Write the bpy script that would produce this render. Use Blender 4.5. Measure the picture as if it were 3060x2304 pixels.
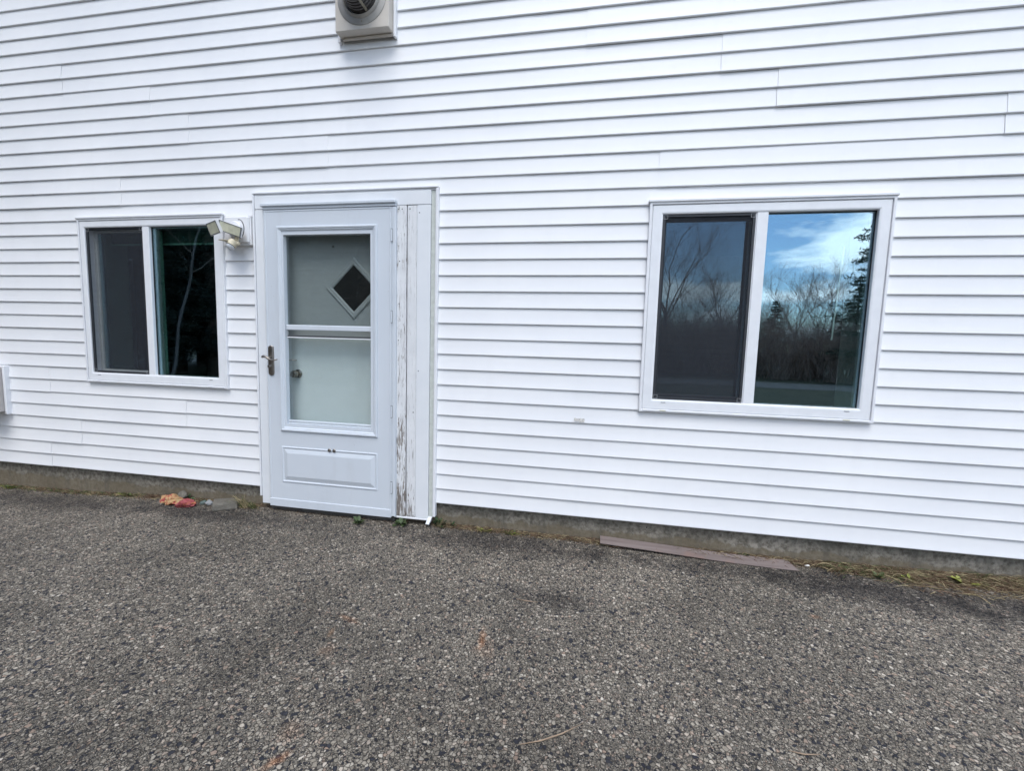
import bpy, math, random
import numpy as np
from mathutils import Matrix, Vector
R = math.radians
for o in list(bpy.data.objects):
    bpy.data.objects.remove(o)
scene = bpy.context.scene
C = scene.collection

# ------------------------------------------------------------------ camera
cd = bpy.data.cameras.new('camera')
cam = bpy.data.objects.new('camera', cd)
C.objects.link(cam)
scene.camera = cam
cd.sensor_fit = 'HORIZONTAL'
cd.sensor_width = 36.0
cd.lens = 15.341
cd.clip_start = 0.05
cd.clip_end = 2000
cr = Vector((0.98334082, 0.17962635, 0.02784261))
cu = Vector((-0.04445395, 0.08912505, 0.99502793))
cf = Vector((-0.17625176, 0.97968929, -0.0956254))
CAM = Vector((1.0068, -2.7495, 1.0988))
cam.matrix_world = Matrix(((cr.x, cu.x, -cf.x, CAM.x), (cr.y, cu.y, -cf.y, CAM.y), (cr.z, cu.z, -cf.z, CAM.z), (0, 0, 0, 1)))

# ------------------------------------------------------------------ sky, sun, exposure
SUN_EL, SUN_AZ = 62.0, 178.0         # veiled sun high in front of the wall (azimuth from +y towards +x)
world = bpy.data.worlds.new('World')
scene.world = world
world.use_nodes = True
wn, wl = world.node_tree.nodes, world.node_tree.links
wn.clear()
w_out = wn.new('ShaderNodeOutputWorld')
w_bg = wn.new('ShaderNodeBackground')
w_bg.inputs['Strength'].default_value = 0.14
sky = wn.new('ShaderNodeTexSky')
sky.sky_type = 'NISHITA'
sky.sun_disc = False
sky.sun_elevation = R(SUN_EL)
sky.sun_rotation = R(SUN_AZ)
sky.air_density = 1.0
sky.dust_density = 0.1
sky.ozone_density = 3.0
tc = wn.new('ShaderNodeTexCoord')
sep = wn.new('ShaderNodeSeparateXYZ')
wl.new(tc.outputs['Generated'], sep.inputs[0])
zc = wn.new('ShaderNodeMath'); zc.operation = 'MAXIMUM'; zc.inputs[1].default_value = 0.0
wl.new(sep.outputs['Z'], zc.inputs[0])
zd = wn.new('ShaderNodeMath'); zd.operation = 'ADD'; zd.inputs[1].default_value = 0.16
wl.new(zc.outputs[0], zd.inputs[0])
dv = wn.new('ShaderNodeVectorMath'); dv.operation = 'DIVIDE'
cmb = wn.new('ShaderNodeCombineXYZ')
for i in range(3):
    wl.new(zd.outputs[0], cmb.inputs[i])
wl.new(tc.outputs['Generated'], dv.inputs[0]); wl.new(cmb.outputs[0], dv.inputs[1])
mp = wn.new('ShaderNodeMapping')
mp.inputs['Location'].default_value = (28.66, 5.9, 22.67)
mp.inputs['Scale'].default_value = (1.0, 1.0, 0.6)
wl.new(dv.outputs[0], mp.inputs[0])
cn = wn.new('ShaderNodeTexNoise')
cn.inputs['Scale'].default_value = 1.1
cn.inputs['Detail'].default_value = 6
cn.inputs['Roughness'].default_value = 0.58
wl.new(mp.outputs[0], cn.inputs['Vector'])
crp = wn.new('ShaderNodeValToRGB')
crp.color_ramp.elements[0].position = 0.485
crp.color_ramp.elements[1].position = 0.60
wl.new(cn.outputs['Fac'], crp.inputs[0])
cmx = wn.new('ShaderNodeMixRGB')
cmx.inputs['Color2'].default_value = (11.5, 11.9, 12.6, 1)
wl.new(crp.outputs[0], cmx.inputs['Fac'])
wl.new(sky.outputs[0], cmx.inputs['Color1'])
wl.new(cmx.outputs[0], w_bg.inputs['Color'])
wl.new(w_bg.outputs[0], w_out.inputs['Surface'])

sl = bpy.data.lights.new('sun', 'SUN')
sl.energy = 1.4
sl.angle = R(32)
sl.color = (1.0, 0.97, 0.93)
sun = bpy.data.objects.new('sun', sl)
C.objects.link(sun)
sd = Vector((math.cos(R(SUN_EL)) * math.sin(R(SUN_AZ)), math.cos(R(SUN_EL)) * math.cos(R(SUN_AZ)), math.sin(R(SUN_EL))))
sun.rotation_euler = sd.to_track_quat('Z', 'Y').to_euler()
sun.location = sd * 30

vs = scene.view_settings
scene.display_settings.display_device = 'sRGB'
vs.view_transform = 'Standard'
vs.look = 'None'
vs.exposure = 0.76
vs.gamma = 1.0
vs.use_curve_mapping = False
scene.render.engine = 'CYCLES'
scene.cycles.use_adaptive_sampling = True
scene.cycles.adaptive_threshold = 0.02
scene.cycles.max_bounces = 6
scene.cycles.diffuse_bounces = 3
scene.cycles.glossy_bounces = 3
scene.cycles.transparent_max_bounces = 12

# ------------------------------------------------------------------ materials
class MT:
    """small helper round a node tree"""
    def __init__(s, name):
        s.m = bpy.data.materials.new(name); s.m.use_nodes = True
        s.n = s.m.node_tree.nodes; s.l = s.m.node_tree.links
        s.b = s.n['Principled BSDF']; s.out = s.n['Material Output']
        s._co = None
    def co(s, scale=(1, 1, 1), loc=(0, 0, 0), kind='Object'):
        if s._co is None:
            s._co = s.n.new('ShaderNodeTexCoord')
        m = s.n.new('ShaderNodeMapping')
        m.inputs['Scale'].default_value = scale; m.inputs['Location'].default_value = loc
        s.l.new(s._co.outputs[kind], m.inputs[0]); return m.outputs[0]
    def pos(s, scale=(1, 1, 1), loc=(0, 0, 0)):
        g = s.n.new('ShaderNodeNewGeometry'); m = s.n.new('ShaderNodeMapping')
        m.inputs['Scale'].default_value = scale; m.inputs['Location'].default_value = loc
        s.l.new(g.outputs['Position'], m.inputs[0]); return m.outputs[0]
    def noise(s, vec, scale, detail=4, rough=0.55, dist=0.0):
        t = s.n.new('ShaderNodeTexNoise'); s.l.new(vec, t.inputs['Vector'])
        t.inputs['Scale'].default_value = scale; t.inputs['Detail'].default_value = detail
        t.inputs['Roughness'].default_value = rough; t.inputs['Distortion'].default_value = dist
        return t.outputs['Fac']
    def vor(s, vec, scale, feature='F1', rand=1.0):
        t = s.n.new('ShaderNodeTexVoronoi'); s.l.new(vec, t.inputs['Vector'])
        t.feature = feature; t.inputs['Scale'].default_value = scale; t.inputs['Randomness'].default_value = rand
        return t
    def ramp(s, fac, stops, interp='LINEAR'):
        t = s.n.new('ShaderNodeValToRGB'); t.color_ramp.interpolation = interp
        e = t.color_ramp.elements
        while len(e) < len(stops):
            e.new(0.5)
        for k, (p, c) in enumerate(stops):
            e[k].position = p
            e[k].color = (c, c, c, 1) if isinstance(c, (int, float)) else (*c, 1)
        s.l.new(fac, t.inputs[0]); return t.outputs[0]
    def mix(s, fac, a, b, mode='MIX'):
        t = s.n.new('ShaderNodeMixRGB'); t.blend_type = mode
        for k, v in ((0, fac), (1, a), (2, b)):
            if isinstance(v, (int, float)):
                t.inputs[k].default_value = v if k == 0 else (v, v, v, 1)
            elif isinstance(v, tuple):
                t.inputs[k].default_value = (*v, 1)
            else:
                s.l.new(v, t.inputs[k])
        return t.outputs[0]
    def math(s, op, a, b=0.0, clamp=False):
        t = s.n.new('ShaderNodeMath'); t.operation = op; t.use_clamp = clamp
        for k, v in ((0, a), (1, b)):
            if isinstance(v, (int, float)):
                t.inputs[k].default_value = v
            else:
                s.l.new(v, t.inputs[k])
        return t.outputs[0]
    def bump(s, h, strength, dist):
        t = s.n.new('ShaderNodeBump'); t.inputs['Strength'].default_value = strength
        t.inputs['Distance'].default_value = dist; s.l.new(h, t.inputs['Height'])
        s.l.new(t.outputs[0], s.b.inputs['Normal'])
    def col(s, v):
        if isinstance(v, tuple):
            s.b.inputs['Base Color'].default_value = (*v, 1)
        else:
            s.l.new(v, s.b.inputs['Base Color'])
    def rough(s, v):
        if isinstance(v, (int, float)):
            s.b.inputs['Roughness'].default_value = v
        else:
            s.l.new(v, s.b.inputs['Roughness'])

M = {}
def simple(name, col, rough=0.5, metal=0.0, var=0.08, scale=14, bump=0.0, spec=0.5):
    t = MT(name)
    v = t.co()
    f = t.noise(v, scale, 5)
    lo = tuple(c * (1 - var) for c in col); hi = tuple(min(1, c * (1 + var * 0.6)) for c in col)
    t.col(t.ramp(f, [(0.3, lo), (0.7, hi)]))
    t.rough(rough); t.b.inputs['Metallic'].default_value = metal
    t.b.inputs['Specular IOR Level'].default_value = spec
    if bump:
        t.bump(t.noise(v, scale * 6, 4), bump, 0.002)
    M[name] = t.m
    return t

# vinyl siding: white, faintly mottled, streaked and dusty
t = MT('vinyl')
v = t.pos()
a = t.noise(v, 1.3, 5, 0.6)
st = t.noise(t.pos((9, 9, 0.7)), 1.0, 4, 0.6)
base = t.ramp(a, [(0.3, (0.775, 0.785, 0.80)), (0.7, (0.83, 0.835, 0.84))])
base = t.mix(t.ramp(st, [(0.55, 0.0), (0.8, 0.22)]), base, (0.72, 0.725, 0.73))
t.col(base)
t.rough(t.ramp(a, [(0.3, 0.42), (0.7, 0.55)]))
M['vinyl'] = t.m

simple('frame_white', (0.79, 0.805, 0.825), 0.38, var=0.04)
simple('trim_white', (0.79, 0.80, 0.82), 0.45, var=0.05)
simple('gasket', (0.02, 0.022, 0.026), 0.6)
simple('screen_frame', (0.028, 0.031, 0.036), 0.45)
simple('corner_grey', (0.30, 0.31, 0.32), 0.5)
simple('latch_yellow', (0.62, 0.6, 0.42), 0.5)
simple('sash_inner', (0.62, 0.66, 0.64), 0.5)
simple('sash_green', (0.38, 0.66, 0.54), 0.5)
simple('rail_dark', (0.10, 0.17, 0.145), 0.6)
simple('latch_green', (0.45, 0.62, 0.55), 0.5)
simple('wand', (0.8, 0.82, 0.82), 0.3)
simple('room', (0.16, 0.165, 0.17), 0.9)
simple('reveal', (0.45, 0.47, 0.46), 0.9)
simple('hinge_dark', (0.08, 0.085, 0.09), 0.5)
simple('nickel', (0.30, 0.275, 0.25), 0.36, metal=0.9, var=0.25, scale=40)
simple('knob', (0.34, 0.31, 0.27), 0.25, metal=0.95, var=0.15)
simple('entry_paint', (0.66, 0.70, 0.69), 0.5, var=0.03)
simple('plastic_white', (0.76, 0.76, 0.77), 0.42, var=0.05)
simple('plastic_aged', (0.62, 0.55, 0.40), 0.45, var=0.16, scale=40)
simple('lamp_rim', (0.13, 0.14, 0.15), 0.4, var=0.1)
simple('lens', (0.60, 0.59, 0.45), 0.16, var=0.14, scale=30)
simple('cable', (0.02, 0.022, 0.025), 0.5)
simple("box_grey", (0.50, 0.465, 0.44), 0.55, var=0.06)
simple('sensor_lens', (0.7, 0.72, 0.74), 0.2)
simple('louver', (0.105, 0.10, 0.098), 0.55, metal=0.1, var=0.3, scale=30)
simple('flange', (0.36, 0.345, 0.32), 0.5, metal=0.2, var=0.22, scale=12)
simple('strap', (0.30, 0.28, 0.22), 0.5, metal=0.3, var=0.3, scale=30)
simple('vent_block', (0.56, 0.52, 0.465), 0.55, var=0.10, scale=9)
simple('roof_grey', (0.09, 0.09, 0.09), 0.9, var=0.3, scale=40)
simple('caulk', (0.56, 0.59, 0.55), 0.7, var=0.12, scale=30)
simple('threshold', (0.08, 0.075, 0.07), 0.8, var=0.3)
simple('bark', (0.13, 0.105, 0.085), 0.95, var=0.4, scale=9)
simple('twig', (0.40, 0.29, 0.235), 0.95, var=0.4, scale=5)
simple('needles', (0.035, 0.06, 0.032), 0.8, var=0.5, scale=3)
simple('spruce', (0.016, 0.028, 0.018), 0.9, var=0.5, scale=2)
simple('straw', (0.36, 0.29, 0.16), 0.85, var=0.35, scale=30)
simple('straw_dark', (0.14, 0.095, 0.055), 0.9, var=0.4, scale=30)
simple('blade_green', (0.075, 0.11, 0.03), 0.6, var=0.4, scale=25)
simple('leaf_dark', (0.035, 0.07, 0.025), 0.55, var=0.4, scale=40)
simple('leaf_mid', (0.055, 0.085, 0.028), 0.6, var=0.4, scale=40)
simple('leaf_yellow', (0.28, 0.30, 0.06), 0.6, var=0.3, scale=40)
simple('leaf_brown', (0.17, 0.10, 0.06), 0.8, var=0.4, scale=40)
simple('needle_tan', (0.33, 0.235, 0.155), 0.7, var=0.2, scale=30)
simple('chip_white', (0.72, 0.70, 0.66), 0.8, var=0.2, scale=60)

# storm door aluminium paint
t = MT('door_paint')
v = t.pos()
base = t.ramp(t.noise(v, 2.0, 5), [(0.3, (0.60, 0.645, 0.695)), (0.7, (0.63, 0.67, 0.715))])
sp = t.vor(v, 24.0)
spk = t.ramp(sp.outputs['Distance'], [(0.03, 1.0), (0.05, 0.0)])
low = t.ramp(t.noise(t.pos((1, 1, 1), (3, 0, 0)), 2.6, 2), [(0.54, 0.0), (0.64, 0.8)])
base = t.mix(t.ramp(t.noise(t.pos((5, 5, 1.2), (2, 0, 1)), 1.0, 6, 0.7), [(0.55, 0.0), (0.8, 0.35)]), base, (0.45, 0.46, 0.47))
base = t.mix(t.math('MULTIPLY', spk, low), base, (0.2, 0.17, 0.14))
t.col(base); t.rough(0.34)
t.bump(t.noise(v, 260, 2), 0.04, 0.0006)
M['door_paint'] = t.m

# painted trim, a bit worn
t = MT('casing_paint')
v = t.pos()
base = t.ramp(t.noise(v, 5, 5), [(0.3, (0.715, 0.74, 0.765)), (0.7, (0.77, 0.79, 0.81))])
sp = t.vor(v, 30.0)
spk = t.ramp(sp.outputs['Distance'], [(0.05, 1.0), (0.08, 0.0)])
spm = t.ramp(t.noise(v, 4.0, 2), [(0.62, 0.0), (0.7, 0.8)])
base = t.mix(t.math('MULTIPLY', spk, spm), base, (0.2, 0.17, 0.13))
t.col(base); t.rough(0.55)
t.bump(t.noise(t.pos((60, 60, 4)), 1.0, 4), 0.25, 0.0015)
M['casing_paint'] = t.m

# peeling painted wood: bare grey-brown timber shows more towards the wet foot of the board
def peel(name, bias, foot):
    t = MT(name)
    g = t.n.new('ShaderNodeNewGeometry'); sx = t.n.new('ShaderNodeSeparateXYZ')
    t.l.new(g.outputs['Position'], sx.inputs[0])
    z = sx.outputs['Z']
    n1 = t.noise(t.pos((95, 95, 9.0)), 1.0, 7, 0.68, 0.8)
    n2 = t.noise(t.pos((14, 14, 6)), 1.0, 4)
    zz = t.ramp(t.math('ADD', t.math('MULTIPLY', z, 0.5), 0.1), [(0.0, 0.26 + foot), (0.06, 0.13 + foot * 0.6), (0.14, 0.08 + foot * 0.25), (0.36, 0.055), (0.6, 0.0), (1.0, 0.0)])
    f = t.math('ADD', t.math('ADD', n1, t.math('MULTIPLY', t.math('SUBTRACT', n2, 0.5), 0.45)), zz)
    f = t.math('ADD', f, bias)
    mask = t.ramp(f, [(0.65, 0.0), (0.675, 1.0)])
    crack = t.ramp(t.noise(t.pos((190, 190, 7)), 1.0, 4, 0.6, 1.2), [(0.38, 1.0), (0.44, 0.0)])
    cm = t.math('MULTIPLY', crack, t.ramp(f, [(0.40, 0.0), (0.58, 0.8)]))
    paint = t.ramp(t.noise(t.pos(), 8, 4), [(0.3, (0.66, 0.67, 0.68)), (0.7, (0.76, 0.77, 0.78))])
    wood = t.ramp(t.noise(t.pos((120, 120, 7)), 1.0, 5, 0.6), [(0.3, (0.12, 0.105, 0.095)), (0.7, (0.32, 0.28, 0.245))])
    c = t.mix(mask, paint, wood)
    c = t.mix(cm, c, (0.16, 0.14, 0.125))
    t.col(c); t.rough(0.75)
    h = t.math('SUBTRACT', t.math('MULTIPLY', n1, 0.3), t.math('ADD', mask, cm))
    t.bump(h, 0.5, 0.0015)
    M[name] = t.m
peel('peel_paint', 0.032, 0.03)
peel('peel_paint_less', -0.075, 0.10)

# concrete foundation
t = MT('concrete')
v = t.pos()
a = t.noise(v, 2.6, 6, 0.6); b = t.noise(v, 38, 5, 0.7)
base = t.ramp(a, [(0.3, (0.15, 0.135, 0.107)), (0.55, (0.28, 0.255, 0.21)), (0.75, (0.37, 0.34, 0.29))])
base = t.mix(t.ramp(b, [(0.38, 0.85), (0.60, 0.0)]), base, (0.085, 0.075, 0.058))
g = t.n.new('ShaderNodeNewGeometry'); sx = t.n.new('ShaderNodeSeparateXYZ'); t.l.new(g.outputs['Position'], sx.inputs[0])
ft = t.ramp(t.math('ADD', t.math('MULTIPLY', sx.outputs['Z'], -6.0), t.math('MULTIPLY', t.noise(v, 9, 4), 0.7)), [(0.9, 0.0), (1.6, 0.7)])
base = t.mix(ft, base, (0.15, 0.12, 0.075))
pit = t.ramp(t.vor(v, 21).outputs['Distance'], [(0.07, 1.0), (0.12, 0.0)])
pm = t.ramp(t.noise(t.pos((1, 1, 1), (5, 2, 0)), 7, 2), [(0.55, 0.0), (0.62, 1.0)])
base = t.mix(t.ramp(t.noise(t.pos((11, 11, 1.5)), 1.0, 5, 0.65), [(0.52, 0.0), (0.7, 0.6)]), base, (0.10, 0.092, 0.075))
base = t.mix(t.math('MULTIPLY', pit, pm), base, (0.03, 0.028, 0.025))
t.col(base); t.rough(0.92)
t.bump(t.math('ADD', b, t.math('MULTIPLY', t.math('MULTIPLY', pit, pm), -1.0)), 0.6, 0.006)
M['concrete'] = t.m

# worn asphalt with exposed aggregate
def ellipse(t, cx, cy, rx, ry, ang, soft=0.5, nz=None):
    g = t.n.new('ShaderNodeNewGeometry')
    m = t.n.new('ShaderNodeMapping'); m.vector_type = 'TEXTURE'
    m.inputs['Location'].default_value = (cx, cy, 0)
    m.inputs['Rotation'].default_value = (0, 0, ang)
    m.inputs['Scale'].default_value = (rx, ry, 1000)
    t.l.new(g.outputs['Position'], m.inputs[0])
    ln = t.n.new('ShaderNodeVectorMath'); ln.operation = 'LENGTH'; t.l.new(m.outputs[0], ln.inputs[0])
    d = ln.outputs['Value']
    if nz is not None:
        d = t.math('ADD', d, t.math('MULTIPLY', t.math('SUBTRACT', nz, 0.5), 1.6))
    return t.ramp(d, [(1.0 - soft if soft < 1 else 0.0, 1.0), (1.0, 0.0)])
t = MT('asphalt')
v = t.pos((1, 1, 0.0))
wob = t.n.new('ShaderNodeTexNoise'); t.l.new(v, wob.inputs['Vector']); wob.inputs['Scale'].default_value = 80; wob.inputs['Detail'].default_value = 2
vm = t.n.new('ShaderNodeVectorMath'); vm.operation = 'MULTIPLY_ADD'
vm.inputs[1].default_value = (0.007, 0.007, 0); t.l.new(wob.outputs['Color'], vm.inputs[0]); t.l.new(v, vm.inputs[2])
vw = vm.outputs[0]
V1 = t.vor(vw, 85); V1e = t.vor(vw, 85, 'DISTANCE_TO_EDGE')
V2 = t.vor(vw, 190); V2e = t.vor(vw, 190, 'DISTANCE_TO_EDGE')
def rnd(vn, ch='Red'):
    s_ = t.n.new('ShaderNodeSeparateColor'); t.l.new(vn.outputs['Color'], s_.inputs[0]); return s_.outputs[ch]
stones = [(0.0, (0.024, 0.026, 0.036)), (0.13, (0.038, 0.040, 0.050)), (0.17, (0.14, 0.13, 0.115)), (0.35, (0.215, 0.196, 0.165)), (0.6, (0.275, 0.25, 0.21)), (0.82, (0.37, 0.345, 0.30)), (0.93, (0.29, 0.22, 0.175)), (1.0, (0.54, 0.51, 0.45))]
c1 = t.ramp(rnd(V1), stones)
c2 = t.ramp(rnd(V2, 'Green'), stones)
small = t.ramp(rnd(V1, 'Blue'), [(0.42, 0.0), (0.46, 1.0)])          # some coarse cells are broken into fines
e1 = t.ramp(V1e.outputs['Distance'], [(0.02, 1.0), (0.12, 0.0)])
e2 = t.ramp(V2e.outputs['Distance'], [(0.03, 1.0), (0.16, 0.0)])
col = t.mix(small, c1, c2)
edge = t.mix(small, e1, e2)
col = t.mix(t.math('MULTIPLY', edge, 0.90), col, (0.030, 0.027, 0.025))
grain = t.noise(v, 420, 3, 0.6)
col = t.mix(0.45, col, t.ramp(grain, [(0.3, 0.45), (0.7, 1.4)]), 'MULTIPLY')
big = t.noise(v, 1.1, 6, 0.62)
mid = t.noise(t.pos((1, 1, 0), (4, 9, 0)), 5.0, 5, 0.6)
col = t.mix(0.8, col, t.ramp(big, [(0.30, 0.52), (0.5, 0.95), (0.7, 1.22)]), 'MULTIPLY')
col = t.mix(0.5, col, t.ramp(mid, [(0.3, 0.7), (0.7, 1.2)]), 'MULTIPLY')
wear = t.noise(v, 7, 4)
for (cx_, cy_, rx, ry, an, f) in ((2.60, -0.22, 0.75, 0.22, -0.12, 0.85), (3.35, -0.28, 0.6, 0.22, 0.0, 0.8), (0.86, -0.66, 0.34, 0.10, 0.0, 0.6), (-3.1, -0.18, 1.5, 0.17, 0.0, 0.7), (-1.5, -0.18, 1.0, 0.16, 0.0, 0.65), (0.45, -0.13, 0.9, 0.20, 0.0, 0.75), (1.7, -0.16, 0.9, 0.13, 0, 0.6)):
    k = ellipse(t, cx_, cy_, rx, ry, an, 0.75, wear)
    col = t.mix(t.math('MULTIPLY', k, f), col, t.mix(1.0, col, (0.27, 0.27, 0.30), 'MULTIPLY'))
rn = t.noise(v, 22, 4)
for (cx_, cy_, rx, ry, an, f, rc) in ((0.596, -1.02, 0.022, 0.085, 0.15, 0.75, (0.30, 0.115, 0.035)), (0.62, -1.08, 0.06, 0.07, 0, 0.3, (0.22, 0.12, 0.07)), (-0.03, -1.02, 0.09, 0.020, -0.3, 0.5, (0.28, 0.13, 0.05)), (-0.06, -1.12, 0.018, 0.045, 0.2, 0.5, (0.30, 0.15, 0.04)), (-0.01, -1.22, 0.05, 0.05, 0, 0.3, (0.25, 0.13, 0.08)), (0.115, -1.68, 0.022, 0.06, -0.6, 0.85, (0.36, 0.125, 0.04)), (0.09, -1.58, 0.05, 0.05, 0, 0.3, (0.22, 0.12, 0.07)), (2.128, -0.525, 0.04, 0.02, 0, 0.55, (0.13, 0.05, 0.03)), (2.85, -0.03, 0.12, 0.05, 0, 0.5, (0.2, 0.13, 0.08))):
    k = ellipse(t, cx_, cy_, rx, ry, an, 0.9, rn)
    col = t.mix(t.math('MULTIPLY', k, f * 0.75), col, t.mix(0.65, rc, t.mix(1.0, col, (1.9, 1.05, 0.6), 'MULTIPLY')))
col = t.mix(1.0, col, (1.11, 1.06, 0.99), 'MULTIPLY')
t.col(col)
t.rough(t.ramp(rnd(V1, 'Green'), [(0.0, 0.62), (1.0, 0.95)]))
hs1 = t.math('ADD', t.math('MULTIPLY', t.math('SUBTRACT', 1.0, edge), 0.75), t.math('MULTIPLY', rnd(V1, 'Green'), 0.55))
hs = t.math('ADD', hs1, t.math('MULTIPLY', grain, 0.3))
t.bump(hs, 0.85, 0.0042)
t.b.inputs['Specular IOR Level'].default_value = 0.3
M['asphalt'] = t.m

t = MT('lawn_soil')
v = t.pos()
base = t.ramp(t.noise(v, 0.6, 6, 0.65), [(0.3, (0.03, 0.034, 0.018)), (0.6, (0.055, 0.056, 0.03)), (0.8, (0.10, 0.08, 0.05))])
base = t.mix(0.6, base, t.ramp(t.noise(v, 14, 4), [(0.3, 0.5), (0.7, 1.4)]), 'MULTIPLY')
t.col(base); t.rough(0.95); t.bump(t.noise(v, 40, 4), 0.8, 0.03)
M['lawn'] = t.m
simple('driveway', (0.11, 0.105, 0.10), 0.95, var=0.25, scale=2.5)

# glass: thin panes, coated, so they mirror more than plain glass
def glass(name, tint, refl, rough=0.0, wav=0.0, gcol=(0.93, 0.97, 1.0)):
    t = MT(name)
    t.n.remove(t.b)
    tr = t.n.new('ShaderNodeBsdfTransparent'); tr.inputs[0].default_value = (*tint, 1)
    gl = t.n.new('ShaderNodeBsdfGlossy'); gl.inputs['Roughness'].default_value = rough
    gl.inputs['Color'].default_value = (*gcol, 1)
    ge = t.n.new('ShaderNodeNewGeometry')        # Schlick term, the same from both sides of the thin pane
    dt = t.n.new('ShaderNodeVectorMath'); dt.operation = 'DOT_PRODUCT'
    t.l.new(ge.outputs['Normal'], dt.inputs[0]); t.l.new(ge.outputs['Incoming'], dt.inputs[1])
    cs_ = t.math('SUBTRACT', 1.0, t.math('ABSOLUTE', dt.outputs['Value']))
    fac = t.math('ADD', t.math('MULTIPLY', t.math('POWER', cs_, 5.0), 0.8), 0.04 + refl, True)
    if wav:
        bp = t.n.new('ShaderNodeBump'); bp.inputs['Strength'].default_value = wav; bp.inputs['Distance'].default_value = 0.003
        t.l.new(t.noise(t.pos(), 2.2, 2), bp.inputs['Height']); t.l.new(bp.outputs[0], gl.inputs['Normal'])
    mx = t.n.new('ShaderNodeMixShader'); t.l.new(fac, mx.inputs[0]); t.l.new(tr.outputs[0], mx.inputs[1]); t.l.new(gl.outputs[0], mx.inputs[2])
    t.l.new(mx.outputs[0], t.out.inputs['Surface'])
    M[name] = t.m
glass('pane_glass', (0.80, 0.90, 0.87), 0.24, 0.0, 0.08, (0.66, 0.86, 1.0))
glass('storm_glass', (0.955, 0.98, 0.978), 0.025, 0.0, 0.1)
glass('diamond_glass', (0.25, 0.26, 0.27), 0.03, 0.12, 0.0)

def screen(name, col, op):
    t = MT(name)
    t.n.remove(t.b)
    tr = t.n.new('ShaderNodeBsdfTransparent')
    df = t.n.new('ShaderNodeBsdfDiffuse'); df.inputs[0].default_value = (*col, 1)
    mx = t.n.new('ShaderNodeMixShader')
    fl = t.math('ADD', t.math('MULTIPLY', t.noise(t.pos((3, 1, 60)), 1.0, 3), 0.10), op - .05)
    t.l.new(fl, mx.inputs[0]); t.l.new(tr.outputs[0], mx.inputs[1]); t.l.new(df.outputs[0], mx.inputs[2])
    t.l.new(mx.outputs[0], t.out.inputs['Surface'])
    M[name] = t.m
screen('insect_screen', (0.05, 0.055, 0.065), 0.50)
screen('fine_screen', (0.055, 0.055, 0.055), 0.36)

# reddish brown coated metal strip
t = MT('strip_brown')
v = t.co()
base = t.ramp(t.noise(t.co((2, 30, 30)), 1.0, 5, 0.6), [(0.3, (0.145, 0.113, 0.102)), (0.7, (0.25, 0.205, 0.19))])
base = t.mix(t.ramp(t.noise(v, 6, 4), [(0.55, 0.0), (0.7, 0.6)]), base, (0.25, 0.16, 0.13))
t.col(base); t.rough(0.6); t.bump(t.noise(v, 60, 4), 0.2, 0.001)
M['strip_brown'] = t.m

def stone_mat(name, stops, rough=0.75, scale=26):
    t = MT(name)
    v = t.co()
    c = t.ramp(t.noise(v, scale, 6, 0.65, 0.5), stops)
    c = t.mix(0.5, c, t.ramp(t.noise(v, scale * 7, 4), [(0.3, 0.55), (0.7, 1.25)]), 'MULTIPLY')
    t.col(c); t.rough(rough); t.bump(t.noise(v, scale * 3, 5), 0.7, 0.004)
    M[name] = t.m
stone_mat('stone_yellow', [(0.40, (0.30, 0.05, 0.045)), (0.47, (0.42, 0.22, 0.10)), (0.6, (0.46, 0.32, 0.16)), (0.72, (0.27, 0.18, 0.09))])
stone_mat('stone_red', [(0.32, (0.36, 0.10, 0.10)), (0.55, (0.27, 0.045, 0.05)), (0.68, (0.42, 0.17, 0.06))])
stone_mat('stone_grey', [(0.3, (0.10, 0.092, 0.074)), (0.6, (0.175, 0.16, 0.132)), (0.8, (0.24, 0.22, 0.18))])
stone_mat('stone_pale', [(0.3, (0.24, 0.25, 0.255)), (0.7, (0.38, 0.39, 0.395))])
stone_mat('stone_teal', [(0.3, (0.07, 0.10, 0.095)), (0.7, (0.14, 0.185, 0.175))])
stone_mat('birch_bark', [(0.34, (0.05, 0.045, 0.04)), (0.42, (0.11, 0.105, 0.10)), (0.8, (0.19, 0.185, 0.18))], scale=7)

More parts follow.
